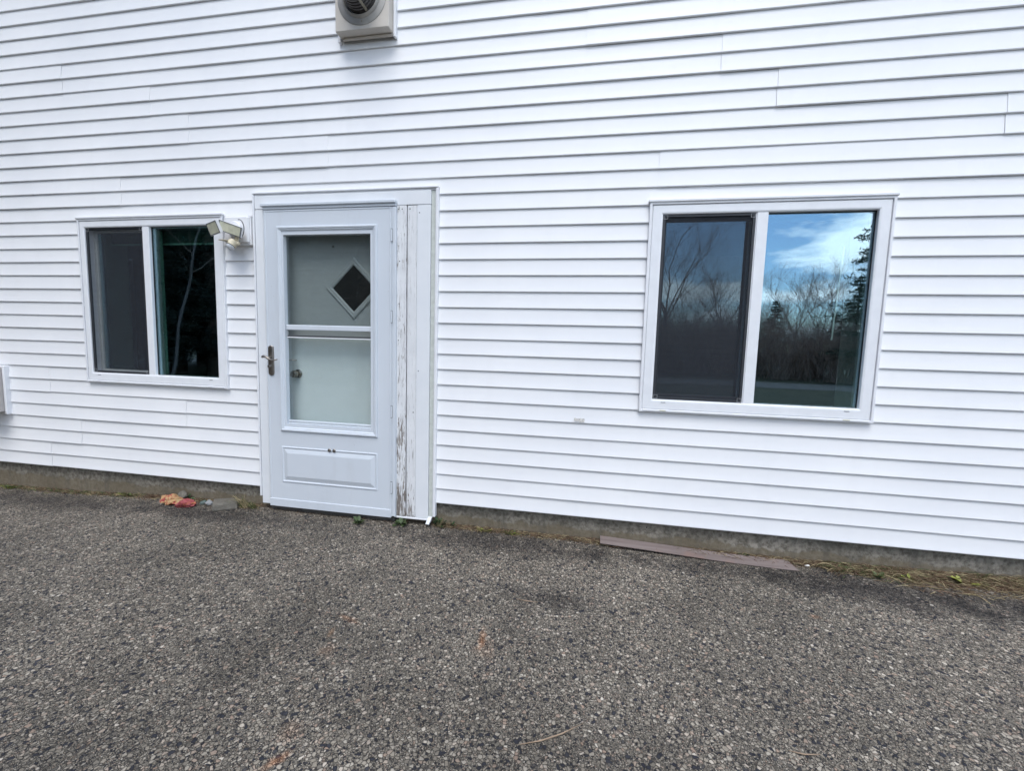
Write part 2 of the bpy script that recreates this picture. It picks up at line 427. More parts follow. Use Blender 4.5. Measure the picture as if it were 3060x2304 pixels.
# ------------------------------------------------------------------ mesh helpers
class MB:
    def __init__(s):
        s.v = []; s.f = []
    def add(s, vs_, fs):
        k = len(s.v); s.v += [tuple(p) for p in vs_]; s.f += [tuple(i + k for i in f) for f in fs]; return s
    def box(s, x0, x1, y0, y1, z0, z1, c=0.0):
        """box with chamfered edges (c = chamfer)"""
        if c <= 0:
            vv = [(x, y, z) for x in (x0, x1) for y in (y0, y1) for z in (z0, z1)]
            return s.add(vv, [(0, 1, 3, 2), (4, 6, 7, 5), (0, 4, 5, 1), (2, 3, 7, 6), (0, 2, 6, 4), (1, 5, 7, 3)])
        c = min(c, (x1 - x0) * .45, (y1 - y0) * .45, (z1 - z0) * .45)
        lo, hi = (x0, y0, z0), (x1, y1, z1)
        vv = []; idx = {}
        for cx_ in (0, 1):
            for cy_ in (0, 1):
                for cz_ in (0, 1):
                    for ax in range(3):
                        p = []
                        for k, b in enumerate((cx_, cy_, cz_)):
                            e = (lo, hi)[b][k]
                            if k != ax:
                                e += c if b == 0 else -c
                            p.append(e)
                        idx[(cx_, cy_, cz_, ax)] = len(vv); vv.append(p)
        fs = []
        for ax in range(3):
            o = [k for k in range(3) if k != ax]
            for b in (0, 1):
                q = []
                for (i, j) in ((0, 0), (1, 0), (1, 1), (0, 1)):
                    key = [0, 0, 0]; key[ax] = b; key[o[0]] = i; key[o[1]] = j
                    q.append(idx[(*key, ax)])
                fs.append(q)
            for i in (0, 1):
                for j in (0, 1):
                    k0 = [0, 0, 0]; k0[o[0]] = i; k0[o[1]] = j
                    k1 = list(k0); k1[ax] = 1
                    fs.append([idx[(*k0, o[0])], idx[(*k1, o[0])], idx[(*k1, o[1])], idx[(*k0, o[1])]])
        for key in [(a, b, d) for a in (0, 1) for b in (0, 1) for d in (0, 1)]:
            fs.append([idx[(*key, 0)], idx[(*key, 1)], idx[(*key, 2)]])
        return s.add(vv, fs)
    def sweep(s, x0, x1, z0, z1, prof, cap=False):
        """profile [(inset, y)] carried round a rectangle in the wall plane with mitred corners"""
        n = len(prof); vv = []
        for (sx, sz) in ((0, 0), (1, 0), (1, 1), (0, 1)):
            for d, y in prof:
                if isinstance(d, tuple):
                    dl, dr, db, dt = d
                else:
                    dl = dr = db = dt = d
                vv.append((x1 - dr if sx else x0 + dl, y, z1 - dt if sz else z0 + db))
        fs = []
        for k in range(4):
            k2 = (k + 1) % 4
            for i in range(n - 1):
                fs.append((k * n + i, k2 * n + i, k2 * n + i + 1, k * n + i + 1))
        if cap:
            fs.append(tuple(k * n + n - 1 for k in range(4)))
        return s.add(vv, fs)
    def plate(s, xs, zs, y0, y1, holes):
        """flat plate between y0 (front) and y1 with rectangular holes; xs, zs are the cut lines"""
        def solid(i, j):
            if i < 0 or j < 0 or i >= len(xs) - 1 or j >= len(zs) - 1:
                return False
            cx_, cz_ = (xs[i] + xs[i + 1]) / 2, (zs[j] + zs[j + 1]) / 2
            return not any(a < cx_ < b and c < cz_ < d for a, b, c, d in holes)
        W = len(xs); vv = []
        for y in (y0, y1):
            for z in zs:
                for x in xs:
                    vv.append((x, y, z))
        o = W * len(zs)
        I = lambda i, j, b: b * o + j * W + i
        fs = []
        for j in range(len(zs) - 1):
            for i in range(W - 1):
                if not solid(i, j):
                    continue
                fs.append((I(i, j, 0), I(i + 1, j, 0), I(i + 1, j + 1, 0), I(i, j + 1, 0)))
                fs.append((I(i, j, 1), I(i, j + 1, 1), I(i + 1, j + 1, 1), I(i + 1, j, 1)))
                if not solid(i - 1, j): fs.append((I(i, j, 0), I(i, j + 1, 0), I(i, j + 1, 1), I(i, j, 1)))
                if not solid(i + 1, j): fs.append((I(i + 1, j, 0), I(i + 1, j, 1), I(i + 1, j + 1, 1), I(i + 1, j + 1, 0)))
                if not solid(i, j - 1): fs.append((I(i, j, 0), I(i, j, 1), I(i + 1, j, 1), I(i + 1, j, 0)))
                if not solid(i, j + 1): fs.append((I(i, j + 1, 0), I(i + 1, j + 1, 0), I(i + 1, j + 1, 1), I(i, j + 1, 1)))
        return s.add(vv, fs)
    def lathe(s, prof, origin, axis, seg=32, cap=True):
        """profile [(distance along axis, radius)]"""
        ax = Vector(axis).normalized()
        u = ax.orthogonal().normalized(); w = ax.cross(u)
        o = Vector(origin); vv = []; n = len(prof)
        for k in range(seg):
            a = 2 * math.pi * k / seg
            d = u * math.cos(a) + w * math.sin(a)
            for h, r in prof:
                vv.append(o + ax * h + d * r)
        fs = []
        for k in range(seg):
            k2 = (k + 1) % seg
            for i in range(n - 1):
                fs.append((k * n + i, k2 * n + i, k2 * n + i + 1, k * n + i + 1))
        if cap:
            fs.append(tuple(k * n for k in range(seg))); fs.append(tuple(k * n + n - 1 for k in reversed(range(seg))))
        return s.add(vv, fs)
    def tube(s, pts, rad, seg=6, cap=True):
        pts = [Vector(p) for p in pts]; n = len(pts)
        rr = rad if isinstance(rad, (list, tuple)) else [rad] * n
        u = None; vv = []
        for k, p in enumerate(pts):
            tg = (pts[min(k + 1, n - 1)] - pts[max(k - 1, 0)])
            tg = tg.normalized() if tg.length > 1e-9 else Vector((0, 0, 1))
            if u is None:
                u = tg.orthogonal().normalized()
            else:
                u = (u - tg * u.dot(tg)); u = u.normalized() if u.length > 1e-6 else tg.orthogonal().normalized()
            w = tg.cross(u)
            for q in range(seg):
                a = 2 * math.pi * q / seg
                vv.append(p + (u * math.cos(a) + w * math.sin(a)) * rr[k])
        fs = []
        for k in range(n - 1):
            for q in range(seg):
                q2 = (q + 1) % seg
                fs.append((k * seg + q, k * seg + q2, (k + 1) * seg + q2, (k + 1) * seg + q))
        if cap:
            fs.append(tuple(reversed(range(seg)))); fs.append(tuple((n - 1) * seg + q for q in range(seg)))
        return s.add(vv, fs)
    def blade(s, base, tip, width, bend=None, n=3):
        """a thin folded grass blade"""
        b, tp = Vector(base), Vector(tip)
        d = tp - b
        side = d.cross(Vector((random.uniform(-1, 1), random.uniform(-1, 1), random.uniform(-.3, .3))))
        side = side.normalized() if side.length > 1e-9 else Vector((1, 0, 0))
        bend = Vector(bend) if bend is not None else Vector((0, 0, 0))
        vv = []; fs = []
        for k in range(n + 1):
            f = k / n
            p = b + d * f + bend * (4 * f * (1 - f))
            w = width * (1 - f ** 1.6) * 0.5 + 0.0002
            vv += [p - side * w, p + side * w]
        for k in range(n):
            fs.append((2 * k, 2 * k + 1, 2 * k + 3, 2 * k + 2))
        return s.add(vv, fs)
    def xform(s, mat):
        s.v = [tuple(mat @ Vector(p)) for p in s.v]; return s
    def mesh(s, name):
        me = bpy.data.meshes.new(name); me.from_pydata(s.v, [], s.f); me.validate(); me.update(); return me
    def build(s, name, mat, parent=None, smooth=False, loc=None):
        me = s.mesh(name)
        import bmesh
        bm = bmesh.new(); bm.from_mesh(me); bmesh.ops.recalc_face_normals(bm, faces=bm.faces); bm.to_mesh(me); bm.free()
        me.materials.append(M[mat])
        if smooth:
            me.polygons.foreach_set('use_smooth', [True] * len(me.polygons))
            if smooth == 'auto':
                me.set_sharp_from_angle(angle=R(35))
        o = bpy.data.objects.new(name, me); C.objects.link(o)
        if parent is not None:
            o.parent = parent
        if loc is not None:
            o.location = loc
        return o

def tag(o, label=None, cat=None, group=None, kind=None):
    if label: o['label'] = label
    if cat: o['category'] = cat
    if group: o['group'] = group
    if kind: o['kind'] = kind
    return o
def empty(name, loc=(0, 0, 0)):
    o = bpy.data.objects.new(name, None); C.objects.link(o); o.location = loc; o.empty_display_size = 0.1
    return o
def copy_tree(o, parent=None):
    c = o.copy(); C.objects.link(c)
    if parent is not None: c.parent = parent
    for ch in o.children: copy_tree(ch, c)
    return c

# ------------------------------------------------------------------ ground
GX = [-40, -8, -3.9, -3.0, -2.2, -1.4, 0, 2.44, 3.0, 3.41, 8, 40]
GZ = [-.32, -.30, -.228, -.211, -.172, -.164, -.164, -.164, -.156, -.144, -.10, -.10]
def gz(x, y):
    w = math.exp(min(y, 0) * 0.3)
    return float(np.interp(x, GX, GZ)) * w - 0.171 * (1 - w) + 0.012 * y
xs = sorted(set([-30, -20, -14, -10] + [round(-8 + 0.2 * k, 3) for k in range(81)] + [10, 14, 20, 30]))
ys = [0.30, 0.12, 0.0] + [round(-0.15 * k, 3) for k in range(1, 22)] + [-3.6, -4.2, -5, -6, -7, -8, -9]
rng = np.random.default_rng(4)
mb = MB()
for y in ys:
    for x in xs:
        mb.v.append((x, y, gz(x, y) + (float(rng.normal(0, 0.0012)) if y < -0.1 else 0)))
W = len(xs)
for j in range(len(ys) - 1):
    for i in range(W - 1):
        mb.f.append((j * W + i, (j + 1) * W + i, (j + 1) * W + i + 1, j * W + i + 1))
tag(mb.build('asphalt_paving', 'asphalt', smooth=True), kind='structure')
mb = MB()
mb.add([(-400, 60, -0.34), (400, 60, -0.34), (400, -400, -0.34), (-400, -400, -0.34)], [(0, 3, 2, 1)])
tag(mb.build('lawn', 'lawn'), kind='structure')
mb = MB()
for k in range(25):
    x = -30 + 70 * k / 24
    yy = -16.2 + 0.9 * math.sin(x * 0.12)
    mb.v += [(x, yy, -0.334), (x, yy - 3.4, -0.334)]
for k in range(24):
    mb.f.append((2 * k, 2 * k + 1, 2 * k + 3, 2 * k + 2))
tag(mb.build('driveway', 'driveway'), kind='structure')

# ------------------------------------------------------------------ the house
house = empty('house', (0, 0, 0))
tag(house, 'white clapboard house with a storm door between two sliding windows', 'house')
CS = 0.1016
WX0, WX1, NTOP = -7.0, 7.0, 48
LW = (-2.846, -1.583, 0.711, 1.941)
RW = (1.304, 2.573, 0.709, 1.944)
DR = (-1.338, 0.008, -0.20, 2.083)

# solid wall behind the boards, with the three openings
holes = [(LW[0] + .03, LW[1] - .03, LW[2] + .03, LW[3] - .03), (RW[0] + .03, RW[1] - .03, RW[2] + .03, RW[3] - .03), (-1.262, -0.292, -0.25, 1.975)]
cx = sorted({WX0, WX1} | {h[0] for h in holes} | {h[1] for h in holes})
czz = sorted({0.005, NTOP * CS + .1} | {h[2] for h in holes[:2]} | {h[3] for h in holes})
MB().plate(cx, czz, 0.018, 0.13, holes).build('wall', 'trim_white', house)
fmb = MB()
for (x0, x1) in ((WX0, -1.262), (-0.292, WX1)):
    fmb.box(x0, x1, 0.045, 0.30, -0.9, 0.002)
fmb.box(-1.262, -0.292, 0.10, 0.30, -0.9, -0.16)
fmb.build('foundation', 'concrete', house)
# side and back walls, floor and ceiling of the rooms behind
MB().box(WX0, WX0 + .15, 0.135, 8, -0.9, 4.98).box(WX1 - .15, WX1, 0.135, 8, -0.9, 4.98).box(WX0 + .15, WX1 - .15, 7.85, 8, -0.9, 4.98).build('side_wall', 'trim_white', house)
MB().box(-6.8, 6.8, 0.31, 7.8, -0.25, -0.15).box(-6.8, 6.8, 0.14, 7.8, 2.35, 2.45).box(-6.8, 6.8, 3.6, 3.7, -0.14, 2.34).box(-1.5, -1.42, 0.14, 3.59, -0.14, 2.34).box(-0.18, -0.10, 0.14, 3.59, -0.14, 2.34).build('interior', 'room', house)
rf = MB()
rf.add([(-7.4, -0.42, 4.93), (7.4, -0.42, 4.93), (7.4, 4, 7.1), (-7.4, 4, 7.1), (7.4, 8.42, 4.93), (-7.4, 8.42, 4.93),
        (-7.4, -0.42, 5.08), (7.4, -0.42, 5.08), (7.4, 4, 7.27), (-7.4, 4, 7.27), (7.4, 8.42, 5.08), (-7.4, 8.42, 5.08)],
       [(0, 1, 2, 3), (3, 2, 4, 5), (6, 9, 8, 7), (9, 11, 10, 8), (0, 6, 7, 1), (5, 4, 10, 11), (0, 3, 9, 6), (3, 5, 11, 9), (1, 7, 8, 2), (2, 8, 10, 4)])
rf.build('roof', 'roof_grey', house)

# clapboards: double courses, each run of a course is one board; lapped joints where the photo shows them
random.seed(11)
def board(n, x0, x1, yo, z0=None, lift=0.0):
    zb = n * CS
    L = x1 - x0
    seg = max(1, int(L / 0.28))
    ph, ph2, am, am2 = random.uniform(0, 6), random.uniform(0, 6), random.uniform(.0003, .0009), random.uniform(.0002, .0008)
    if z0 is None:
        prof = [(0.0110, CS + 0.004), (0.0062, CS * 0.52), (0.0008, 0.0085), (0.0, 0.0055), (0.0012, 0.0022), (0.0036, 0.0004), (0.0098, 0.0006)]
    else:
        h = z0 - zb
        prof = [(0.0110, CS + 0.004), (0.0110 - 0.0106 * (CS - h) / CS, h)]
    n_ = len(prof); m = MB()
    for k in range(seg + 1):
        x = x0 + L * k / seg
        dy = am * math.sin(x * 2.1 + ph) + 0.0005 * math.sin(x * 5.3 + ph2)
        dz = am2 * math.sin(x * 1.3 + ph2) + lift
        for i, (y, z) in enumerate(prof):
            wz = dz if i > 0 else 0
            bulge = 0.0006 * math.sin(x * 3.3 + ph) if i == 1 else 0
            m.v.append((x, y + yo + (dy if i > 0 else 0) + bulge, zb + z + wz))
    for k in range(seg):
        for i in range(n_ - 1):
            m.f.append((k * n_ + i, (k + 1) * n_ + i, (k + 1) * n_ + i + 1, k * n_ + i + 1))
    # end thickness
    for k in (0, seg):
        a = k * n_
        b = len(m.v)
        for i in range(n_):
            x, y, z = m.v[a + i]; m.v.append((x, max(y + 0.0011, 0.0), z))
        for i in range(n_ - 1):
            m.f.append((a + i, a + i + 1, b + i + 1, b + i))
    o = m.build('siding_board', 'vinyl', house, smooth='auto')
    return o
SEAM = {14: [-2.92], 13: [-2.155, 1.645], 12: [-1.845, 1.945], 10: [-2.45, 1.345], 11: [-0.77, 3.03], 15: [0.58], 14.5: [], 3: [-3.235], 2: [-1.965], 1: [-2.955], 0: [-3.27]}
SEAM[14] = [-2.92, 0.895]
for k in range(NTOP // 2):
    sm = sorted(SEAM.get(k, []))
    far = random.uniform(-.5, .5)
    full = [WX0, -5.2 + far] + sm + [4.9 + far, WX1]
    full = sorted(set(full))
    par = 0
    for q_ in sm:
        j_ = full.index(q_)
        par = j_ % 2 if q_ > 0.3 else (j_ - 1) % 2
    for n in (2 * k, 2 * k + 1):
        cuts = []
        zb, zt = n * CS, (n + 1) * CS
        for w in (LW, RW):
            if zb > w[2] - .02 and zt < w[3] + .02:
                cuts.append((w[0] + .012, w[1] - .012))
        part = None
        if zt < DR[3]:
            cuts.append((DR[0] + .012, DR[1] - .012))
        elif zb < DR[3]:
            part = (DR[0] + .004, DR[1] - .004)
            cuts.append(part)
        for i in range(len(full) - 1):
            over = ((i + par) % 2 == 0)
            a, b = full[i], full[i + 1]
            yo = random.uniform(-.0003, .0003) - (0.0026 if over else 0.0)
            lift = random.uniform(-.0005, .0005) - (0.0008 if over else 0)
            if not over:
                a, b = a - .02, b + .02
            a, b = max(a, WX0), min(b, WX1)
            runs = [(a, b)]
            for (c0, c1) in cuts:
                nr = []
                for (p, q) in runs:
                    if c1 <= p or c0 >= q: nr.append((p, q)); continue
                    if c0 > p + .01: nr.append((p, c0))
                    if c1 < q - .01: nr.append((c1, q))
                runs = nr
            for (p, q) in runs:
                board(n, p, q, yo, None, lift)
            if part and a < part[1] and b > part[0]:
                board(n, max(a, part[0]), min(b, part[1]), yo, DR[3] - 0.004, lift)

# scuffed patch of old adhesive on one board
random.seed(3)
pm = MB()
px, pz = 0.950, 0.631
ring = []
for k in range(18):
    a = 2 * math.pi * k / 18
    ex, ez = math.cos(a), math.sin(a)
    sc = 1 / max(abs(ex) / 0.036, abs(ez) / 0.0115)
    ring.append((px + ex * sc * random.uniform(.85, 1.1) , 0, pz + ez * sc * random.uniform(.75, 1.15)))
pm.v = [(x, 0.0002 + (z - 6 * CS) * 0.1180 - 0.0034, z) for x, y, z in ring]
pm.f = [tuple(range(18))]
simple('scuff', (0.60, 0.585, 0.55), 0.8, var=0.35, scale=90)
pm.build('scuff_mark', 'scuff', house)

# ------------------------------------------------------------------ sliding windows
def window(W, ins, mull, label):
    """ins = (left, right, bottom, top) width of trim plus frame; mull = (x0, x1)"""
    x0, x1, z0, z1 = W
    T = 0.019
    l, r_, b, tp = ins
    ox0, ox1, oz0, oz1 = x0 + l, x1 - r_, z0 + b, z1 - tp
    fr = MB()
    sc = lambda f: (T + (l - T) * f, T + (r_ - T) * f, T + (b - T) * f, T + (tp - T) * f)
    fr.sweep(x0, x1, z0, z1, [(sc(0), 0.03), (sc(0), -0.0085), (sc(.04), -0.0105), (sc(.80), -0.0105), (sc(.88), -0.0095), (sc(.97), -0.0075), (sc(1), -0.0055), (sc(1), 0.075)])
    w = fr.build('window', 'frame_white', house)
    w['label'] = label
    # siding channel round the frame, head flashing a little longer
    ch = MB().sweep(x0, x1, z0, z1, [(0, 0.018), (0, -0.0135), (.002, -0.0150), (.0125, -0.0150), (.0145, -0.0135), (.0145, -0.004), (.0188, -0.004), (.0188, 0.018)])
    ch.build('trim_channel', 'trim_white', w)
    MB().box(x0 - .008, x1 + .008, -0.022, 0.004, z1 - 0.002, z1 + 0.0135, .003).build('head_flashing', 'trim_white', w)
    MB().box(x0 + .022, x1 - .022, -0.0185, -0.006, z0 + .004, z0 + .017, .003).build('sill_nosing', 'frame_white', w)
    # centre mullion
    MB().box(mull[0], mull[1], -0.006, 0.05, oz0 - .004, oz1 + .004, .003).box(mull[0] - .004, mull[0] + .006, -0.002, 0.04, oz0 - .003, oz1 + .003, .001).build('mullion', 'frame_white', w)
    # right-hand fixed pane with a thin gasket
    g0 = mull[1]
    MB().sweep(g0 - .001, ox1 + .001, oz0 - .001, oz1 + .001, [(0, 0.016), (.003, 0.015), (.0035, 0.024)]).build('gasket', 'gasket', w)
    MB().box(g0 - .004, ox1 + .006, 0.022, 0.026, oz0 - .006, oz1 + .006).build('pane', 'pane_glass', w)
    # left-hand sliding sash behind the insect screen
    sx0, sx1 = ox0 - .002, mull[1] - .004
    sw = .024 if W is LW else .030
    MB().sweep(sx0, sx1, oz0 - .004, oz1 + .004, [(0, 0.078), (0, 0.052), (sw, 0.052), (sw + .003, 0.056), (sw + .003, 0.078), (0, 0.078)]).build('sash_frame', 'sash_inner' if W is LW else 'screen_frame', w)
    MB().box(sx0 + .034, sx1 - .034, 0.062, 0.066, oz0 + .03, oz1 - .03).build('pane', 'pane_glass', w)
    a0, a1 = ox0 + .002, mull[0] - .005
    MB().sweep(a0, a1, oz0 + .001, oz1 - .001, [(0, 0.012), (0, 0.000), (.013, 0.000), (.014, 0.003), (.014, 0.012), (0, 0.012)]).build('screen_frame', 'screen_frame', w)
    MB().add([(a0 + .01, 0.006, oz0 + .01), (a1 - .01, 0.006, oz0 + .01), (a1 - .01, 0.006, oz1 - .01), (a0 + .01, 0.006, oz1 - .01)], [(0, 1, 2, 3)]).build('insect_screen', 'insect_screen', w)
    for (qx, qz) in ((a0, oz0 + .001), (a1 - .028, oz0 + .001), (a0, oz1 - .029), (a1 - .028, oz1 - .029)):
        MB().sweep(qx + .003, qx + .027, qz + .003, qz + .027, [(0, 0.0), (0, -0.0015), (.0022, -0.0015), (.0022, 0.0)]).build('screen_corner', 'corner_grey', w)
    # weep slot covers in the bottom rail
    for qx in (ox0 + .05, ox1 - .075):
        MB().box(qx, qx + .026, -0.0125, -0.009, oz0 - .018, oz0 - .0155).build('weep_slot', 'hinge_dark', w)
        MB().box(qx - .006, qx + .03, -0.021, -0.0175, z0 + .010, z0 + .0155, .001).build('weep_cover', 'latch_yellow' if W is RW else 'frame_white', w)
    # plaster return behind the frame
    MB().sweep(x0, x1, z0, z1, [(.045, 0.13), (.045, 0.31)]).build('reveal', 'reveal', w)
    return w, (ox0, ox1, oz0, oz1)

lw, LO = window(LW, (.058, .080, .077, .065), (-2.270, -2.214), 'sliding window beside the floodlight, dark trees mirrored in its right pane')
rw, RO = window(RW, (.077, .075, .078, .069), (1.890, 1.950), 'sliding window right of the door, blue sky mirrored in its right pane')
# inner stiles with latches seen through the green tinted left window
MB().box(-2.335, -2.314, 0.085, 0.10, LO[2], LO[3], .002).build('sash_stile', 'sash_green', lw)
MB().box(-2.306, -2.240, 0.102, 0.125, LO[2], LO[3], .003).build('sash_stile', 'sash_green', lw)
for z in (1.645, 0.985):
    MB().box(-2.290, -2.262, 0.092, 0.1015, z - .035, z + .035, .003).box(-2.282, -2.266, 0.082, 0.0918, z - .018, z + .006, .003).build('latch', 'latch_green', lw)
    MB().box(-2.336, -2.322, 0.078, 0.0845, z - .03, z + .03, .002).build('latch', 'latch_green', lw)
MB().box(-2.75, LO[1] + .06, 0.15, 0.20, 1.785, 1.885, .004).build('blind_rail', 'rail_dark', lw)
MB().box(-2.75, LO[1] + .06, 0.146, 0.1495, 1.776, 1.790, .001).build('blind_rail', 'sash_green', lw)
# blind wand behind the right window
MB().tube([(2.383, 0.075, 1.70), (2.374, 0.078, 1.40), (2.368, 0.08, 1.172)], 0.0045, 8).build('blind_wand', 'wand', rw)

# ------------------------------------------------------------------ door frame
df_ = MB()
df_.box(-1.262, -1.2445, 0.012, 0.09, -0.14, 1.972, .002).box(-0.30, -0.292, 0.012, 0.09, -0.14, 1.972, .002).box(-1.2440, -0.3005, 0.012, 0.09, 1.9615, 1.972, .002)
dfr = df_.build('door_frame', 'casing_paint', house)
dfr['label'] = 'white painted wooden door frame, wide and peeling on its right side'
MB().box(-1.3235, -0.043, -0.014, 0.016, 1.970, 2.0595, .003).build('header_board', 'casing_paint', dfr)
MB().box(-1.3235, -1.2575, -0.012, 0.016, -0.118, 1.9685, .003).build('casing_board', 'casing_paint', dfr)
o = MB().box(-0.2815, -0.2085, -0.014, 0.011, -0.108, 1.9685, .003).build('weathered_board', 'peel_paint', dfr)
o['label'] = 'weathered board with cracked and peeling white paint'
MB().box(-0.2030, -0.1370, -0.012, 0.011, -0.108, 1.9680, .004).build('weathered_board', 'peel_paint_less', dfr)
MB().box(-0.1355, -0.0440, -0.013, 0.011, -0.110, 1.9685, .002).build('casing_board', 'casing_paint', dfr)
MB().box(-0.0425, -0.0105, -0.004, 0.011, -0.098, 2.060, .002).build('caulk_strip', 'caulk', dfr)
# siding channel: left leg, head, right leg with its bent foot
MB().box(-1.3385, -1.3255, -0.018, 0.016, -0.062, 2.0700, .002).build('trim_channel', 'trim_white', dfr)
MB().box(-1.3385, 0.0085, -0.020, 0.016, 2.0710, 2.0840, .003).box(-1.3240, -0.0110, -0.009, 0.014, 2.0605, 2.0705, .001).build('trim_channel', 'trim_white', dfr)
MB().box(-0.0095, 0.0085, -0.018, 0.016, -0.092, 2.0700, .003).box(-0.0135, -0.0098, -0.010, 0.012, -0.094, 2.0600, .001).build('trim_channel', 'trim_white', dfr)
MB().box(-0.2900, -0.0445, -0.016, 0.02, -0.1230, -0.1110, .002).build('bottom_flashing', 'trim_white', dfr)
ft = MB(); ft.add([(-0.043, -.006, -.097), (-.016, -.006, -.097), (-.016, .012, -.097), (-.043, .012, -.097), (-.055, -.030, -.140), (-.030, -.034, -.142), (-.028, .010, -.138), (-.055, .012, -.138)], [(0, 1, 2, 3), (4, 7, 6, 5), (0, 4, 5, 1), (1, 5, 6, 2), (2, 6, 7, 3), (3, 7, 4, 0)])
ft.build('bent_flashing', 'trim_white', dfr)
MB().box(-1.262, -0.292, 0.0, 0.098, -0.16, -0.125, .003).build('threshold', 'threshold', dfr)
random.seed(8)
nails = MB()
for (x, z) in ((-.262, 1.945), (-.238, 1.945), (-.255, 1.615), (-.258, 1.34), (-.262, 1.10), (-.185, 1.945), (-.155, 0.62), (-.12, 1.92), (-.12, 0.9)):
    nails.lathe([(0, .0042), (.001, .003)], (x, -0.0139 if x < -.2 else -0.0128, z), (0, -1, 0), 8)
nails.build('nail_head', 'hinge_dark', dfr)

# ------------------------------------------------------------------ storm door
DX0, DX1, DZ0, DZ1 = -1.240, -0.3045, -0.117, 1.9585
GX0, GX1, GZ0, GZ1 = -1.094, -0.452, 0.487, 1.792
lf = MB().plate([DX0, GX0, GX1, DX1], [DZ0, GZ0, GZ1, DZ1], -0.030, 0.006, [(GX0, GX1, GZ0, GZ1)])
sdoor = lf.build('storm_door', 'door_paint', house)
sdoor['label'] = 'pale blue-grey storm door with full glass and raised kick panel'
MB().sweep(DX0, DX1, DZ0, DZ1, [(.004, -0.0302), (.006, -0.0325), (.011, -0.0325), (.0135, -0.0302)]).build('edge_bead', 'door_paint', sdoor)
MB().sweep(-1.140, -0.402, 0.436, 1.848, [(0, -0.0295), (.001, -0.037), (.006, -0.0425), (.014, -0.0425), (.018, -0.038), (.024, -0.0375), (.030, -0.033), (.031, -0.026), (.046, -0.022), (.047, -0.006)]).build('glazing_bead', 'door_paint', sdoor)
MB().box(GX0 + .002, GX1 - .002, -0.022, 0.004, 1.150, 1.1865, .004).build('sash_bar', 'door_paint', sdoor)
MB().box(GX0 + .001, GX1 - .001, -0.006, 0.004, 1.104, 1.116, .002).build('sash_rail', 'hinge_dark', sdoor)
MB().box(GX0 + .001, GX1 - .001, -0.008, -0.0065, 1.097, 1.1035).build('sash_rail', 'frame_white', sdoor)
MB().box(GX0 + .001, GX1 - .001, -0.0185, 0.0, 0.488, 0.498, .002).box(GX0 + .001, GX1 - .001, -0.0145, 0.0, 0.502, 0.514, .002).build('screen_track', 'door_paint', sdoor)
MB().box(GX0 - .004, GX1 + .004, -0.0035, -0.0010, 1.18, GZ1 + .004).build('pane', 'storm_glass', sdoor)
MB().box(GX0 - .004, GX1 + .004, 0.0015, 0.0038, GZ0 - .004, 1.106).build('pane', 'storm_glass', sdoor)
MB().add([(GX0, 0.0048, 1.11), (GX1, 0.0048, 1.11), (GX1, 0.0048, GZ1), (GX0, 0.0048, GZ1)], [(0, 1, 2, 3)]).build('insect_screen', 'fine_screen', sdoor)
MB().sweep(-1.138, -0.405, 0.064, 0.324, [(0, -0.0301), (.002, -0.0345), (.006, -0.0355), (.010, -0.0335), (.012, -0.0303), (.016, -0.0303), (.044, -0.0385), (.047, -0.0390)], cap=True).build('kick_panel', 'door_paint', sdoor)
MB().box(DX0 - .003, DX1 - .001, -0.0345, 0.008, DZ0 - .004, -0.0640, .002).build('door_sweep', 'door_paint', sdoor)
MB().box(-0.3035, -0.2960, -0.031, 0.006, -0.110, 1.957, .001).box(-0.2955, -0.2725, -0.034, 0.006, -0.110, 1.957, .003).build('hinge_rail', 'door_paint', sdoor)
for (za, zb) in ((1.737, 1.817), (1.214, 1.292), (0.579, 0.66), (0.052, 0.135)):
    MB().box(-0.3058, -0.2935, -0.0365, -0.0345, za, zb, .0008).build('hinge', 'door_paint', sdoor)
    hm = MB()
    for z in (za, zb):
        hm.box(-0.3062, -0.2930, -0.0368, -0.0335, z - .0012, z + .0012)
    hm.box(-0.2938, -0.2926, -0.0367, -0.0335, za + .002, zb - .002)
    hm.build('hinge_gap', 'hinge_dark', sdoor)
MB().box(-1.256, -0.271, -0.047, 0.010, 1.9780, 1.9985, .004).box(-1.243, -0.2725, -0.036, 0.010, 1.9610, 1.9775, .002).build('head_rail', 'door_paint', sdoor)
for x in (-0.763, -0.727):
    MB().lathe([(0, .0125), (.003, .0125), (.0055, .010), (.0062, .004)], (x, -0.034, 0.321), (0, -1, 0), 16).build('screw_cap', 'nickel', sdoor, smooth='auto')
# handle set
hp = MB()
pz = [(-1.2265, .834), (-1.2215, .829), (-1.188, .829), (-1.183, .834)]
prof = []
for k in range(9):
    a = math.pi * k / 8
    prof.append((-1.205 + .0215 * math.cos(a), 1.020 + .020 * math.sin(a)))
for k in range(9):
    a = math.pi + math.pi * k / 8
    prof.append((-1.205 + .0215 * math.cos(a), .848 + .020 * math.sin(a)))
n_ = len(prof)
vv = [(x, -0.030, z) for x, z in prof] + [(x, -0.037, z) for x, z in prof] + [(-1.205 + (x + 1.205) * .8, -0.040, .934 + (z - .934) * .965) for x, z in prof]
fs = [(k, (k + 1) % n_, n_ + (k + 1) % n_, n_ + k) for k in range(n_)] + [(n_ + k, n_ + (k + 1) % n_, 2 * n_ + (k + 1) % n_, 2 * n_ + k) for k in range(n_)] + [tuple(range(2 * n_, 3 * n_))]
hp.add(vv, fs)
hp.build('handle_plate', 'nickel', sdoor, smooth='auto')
lv = MB()
lv.lathe([(0, .012), (.018, .011), (.032, .009)], (-1.207, -0.039, .952), (0, -1, 0), 16)
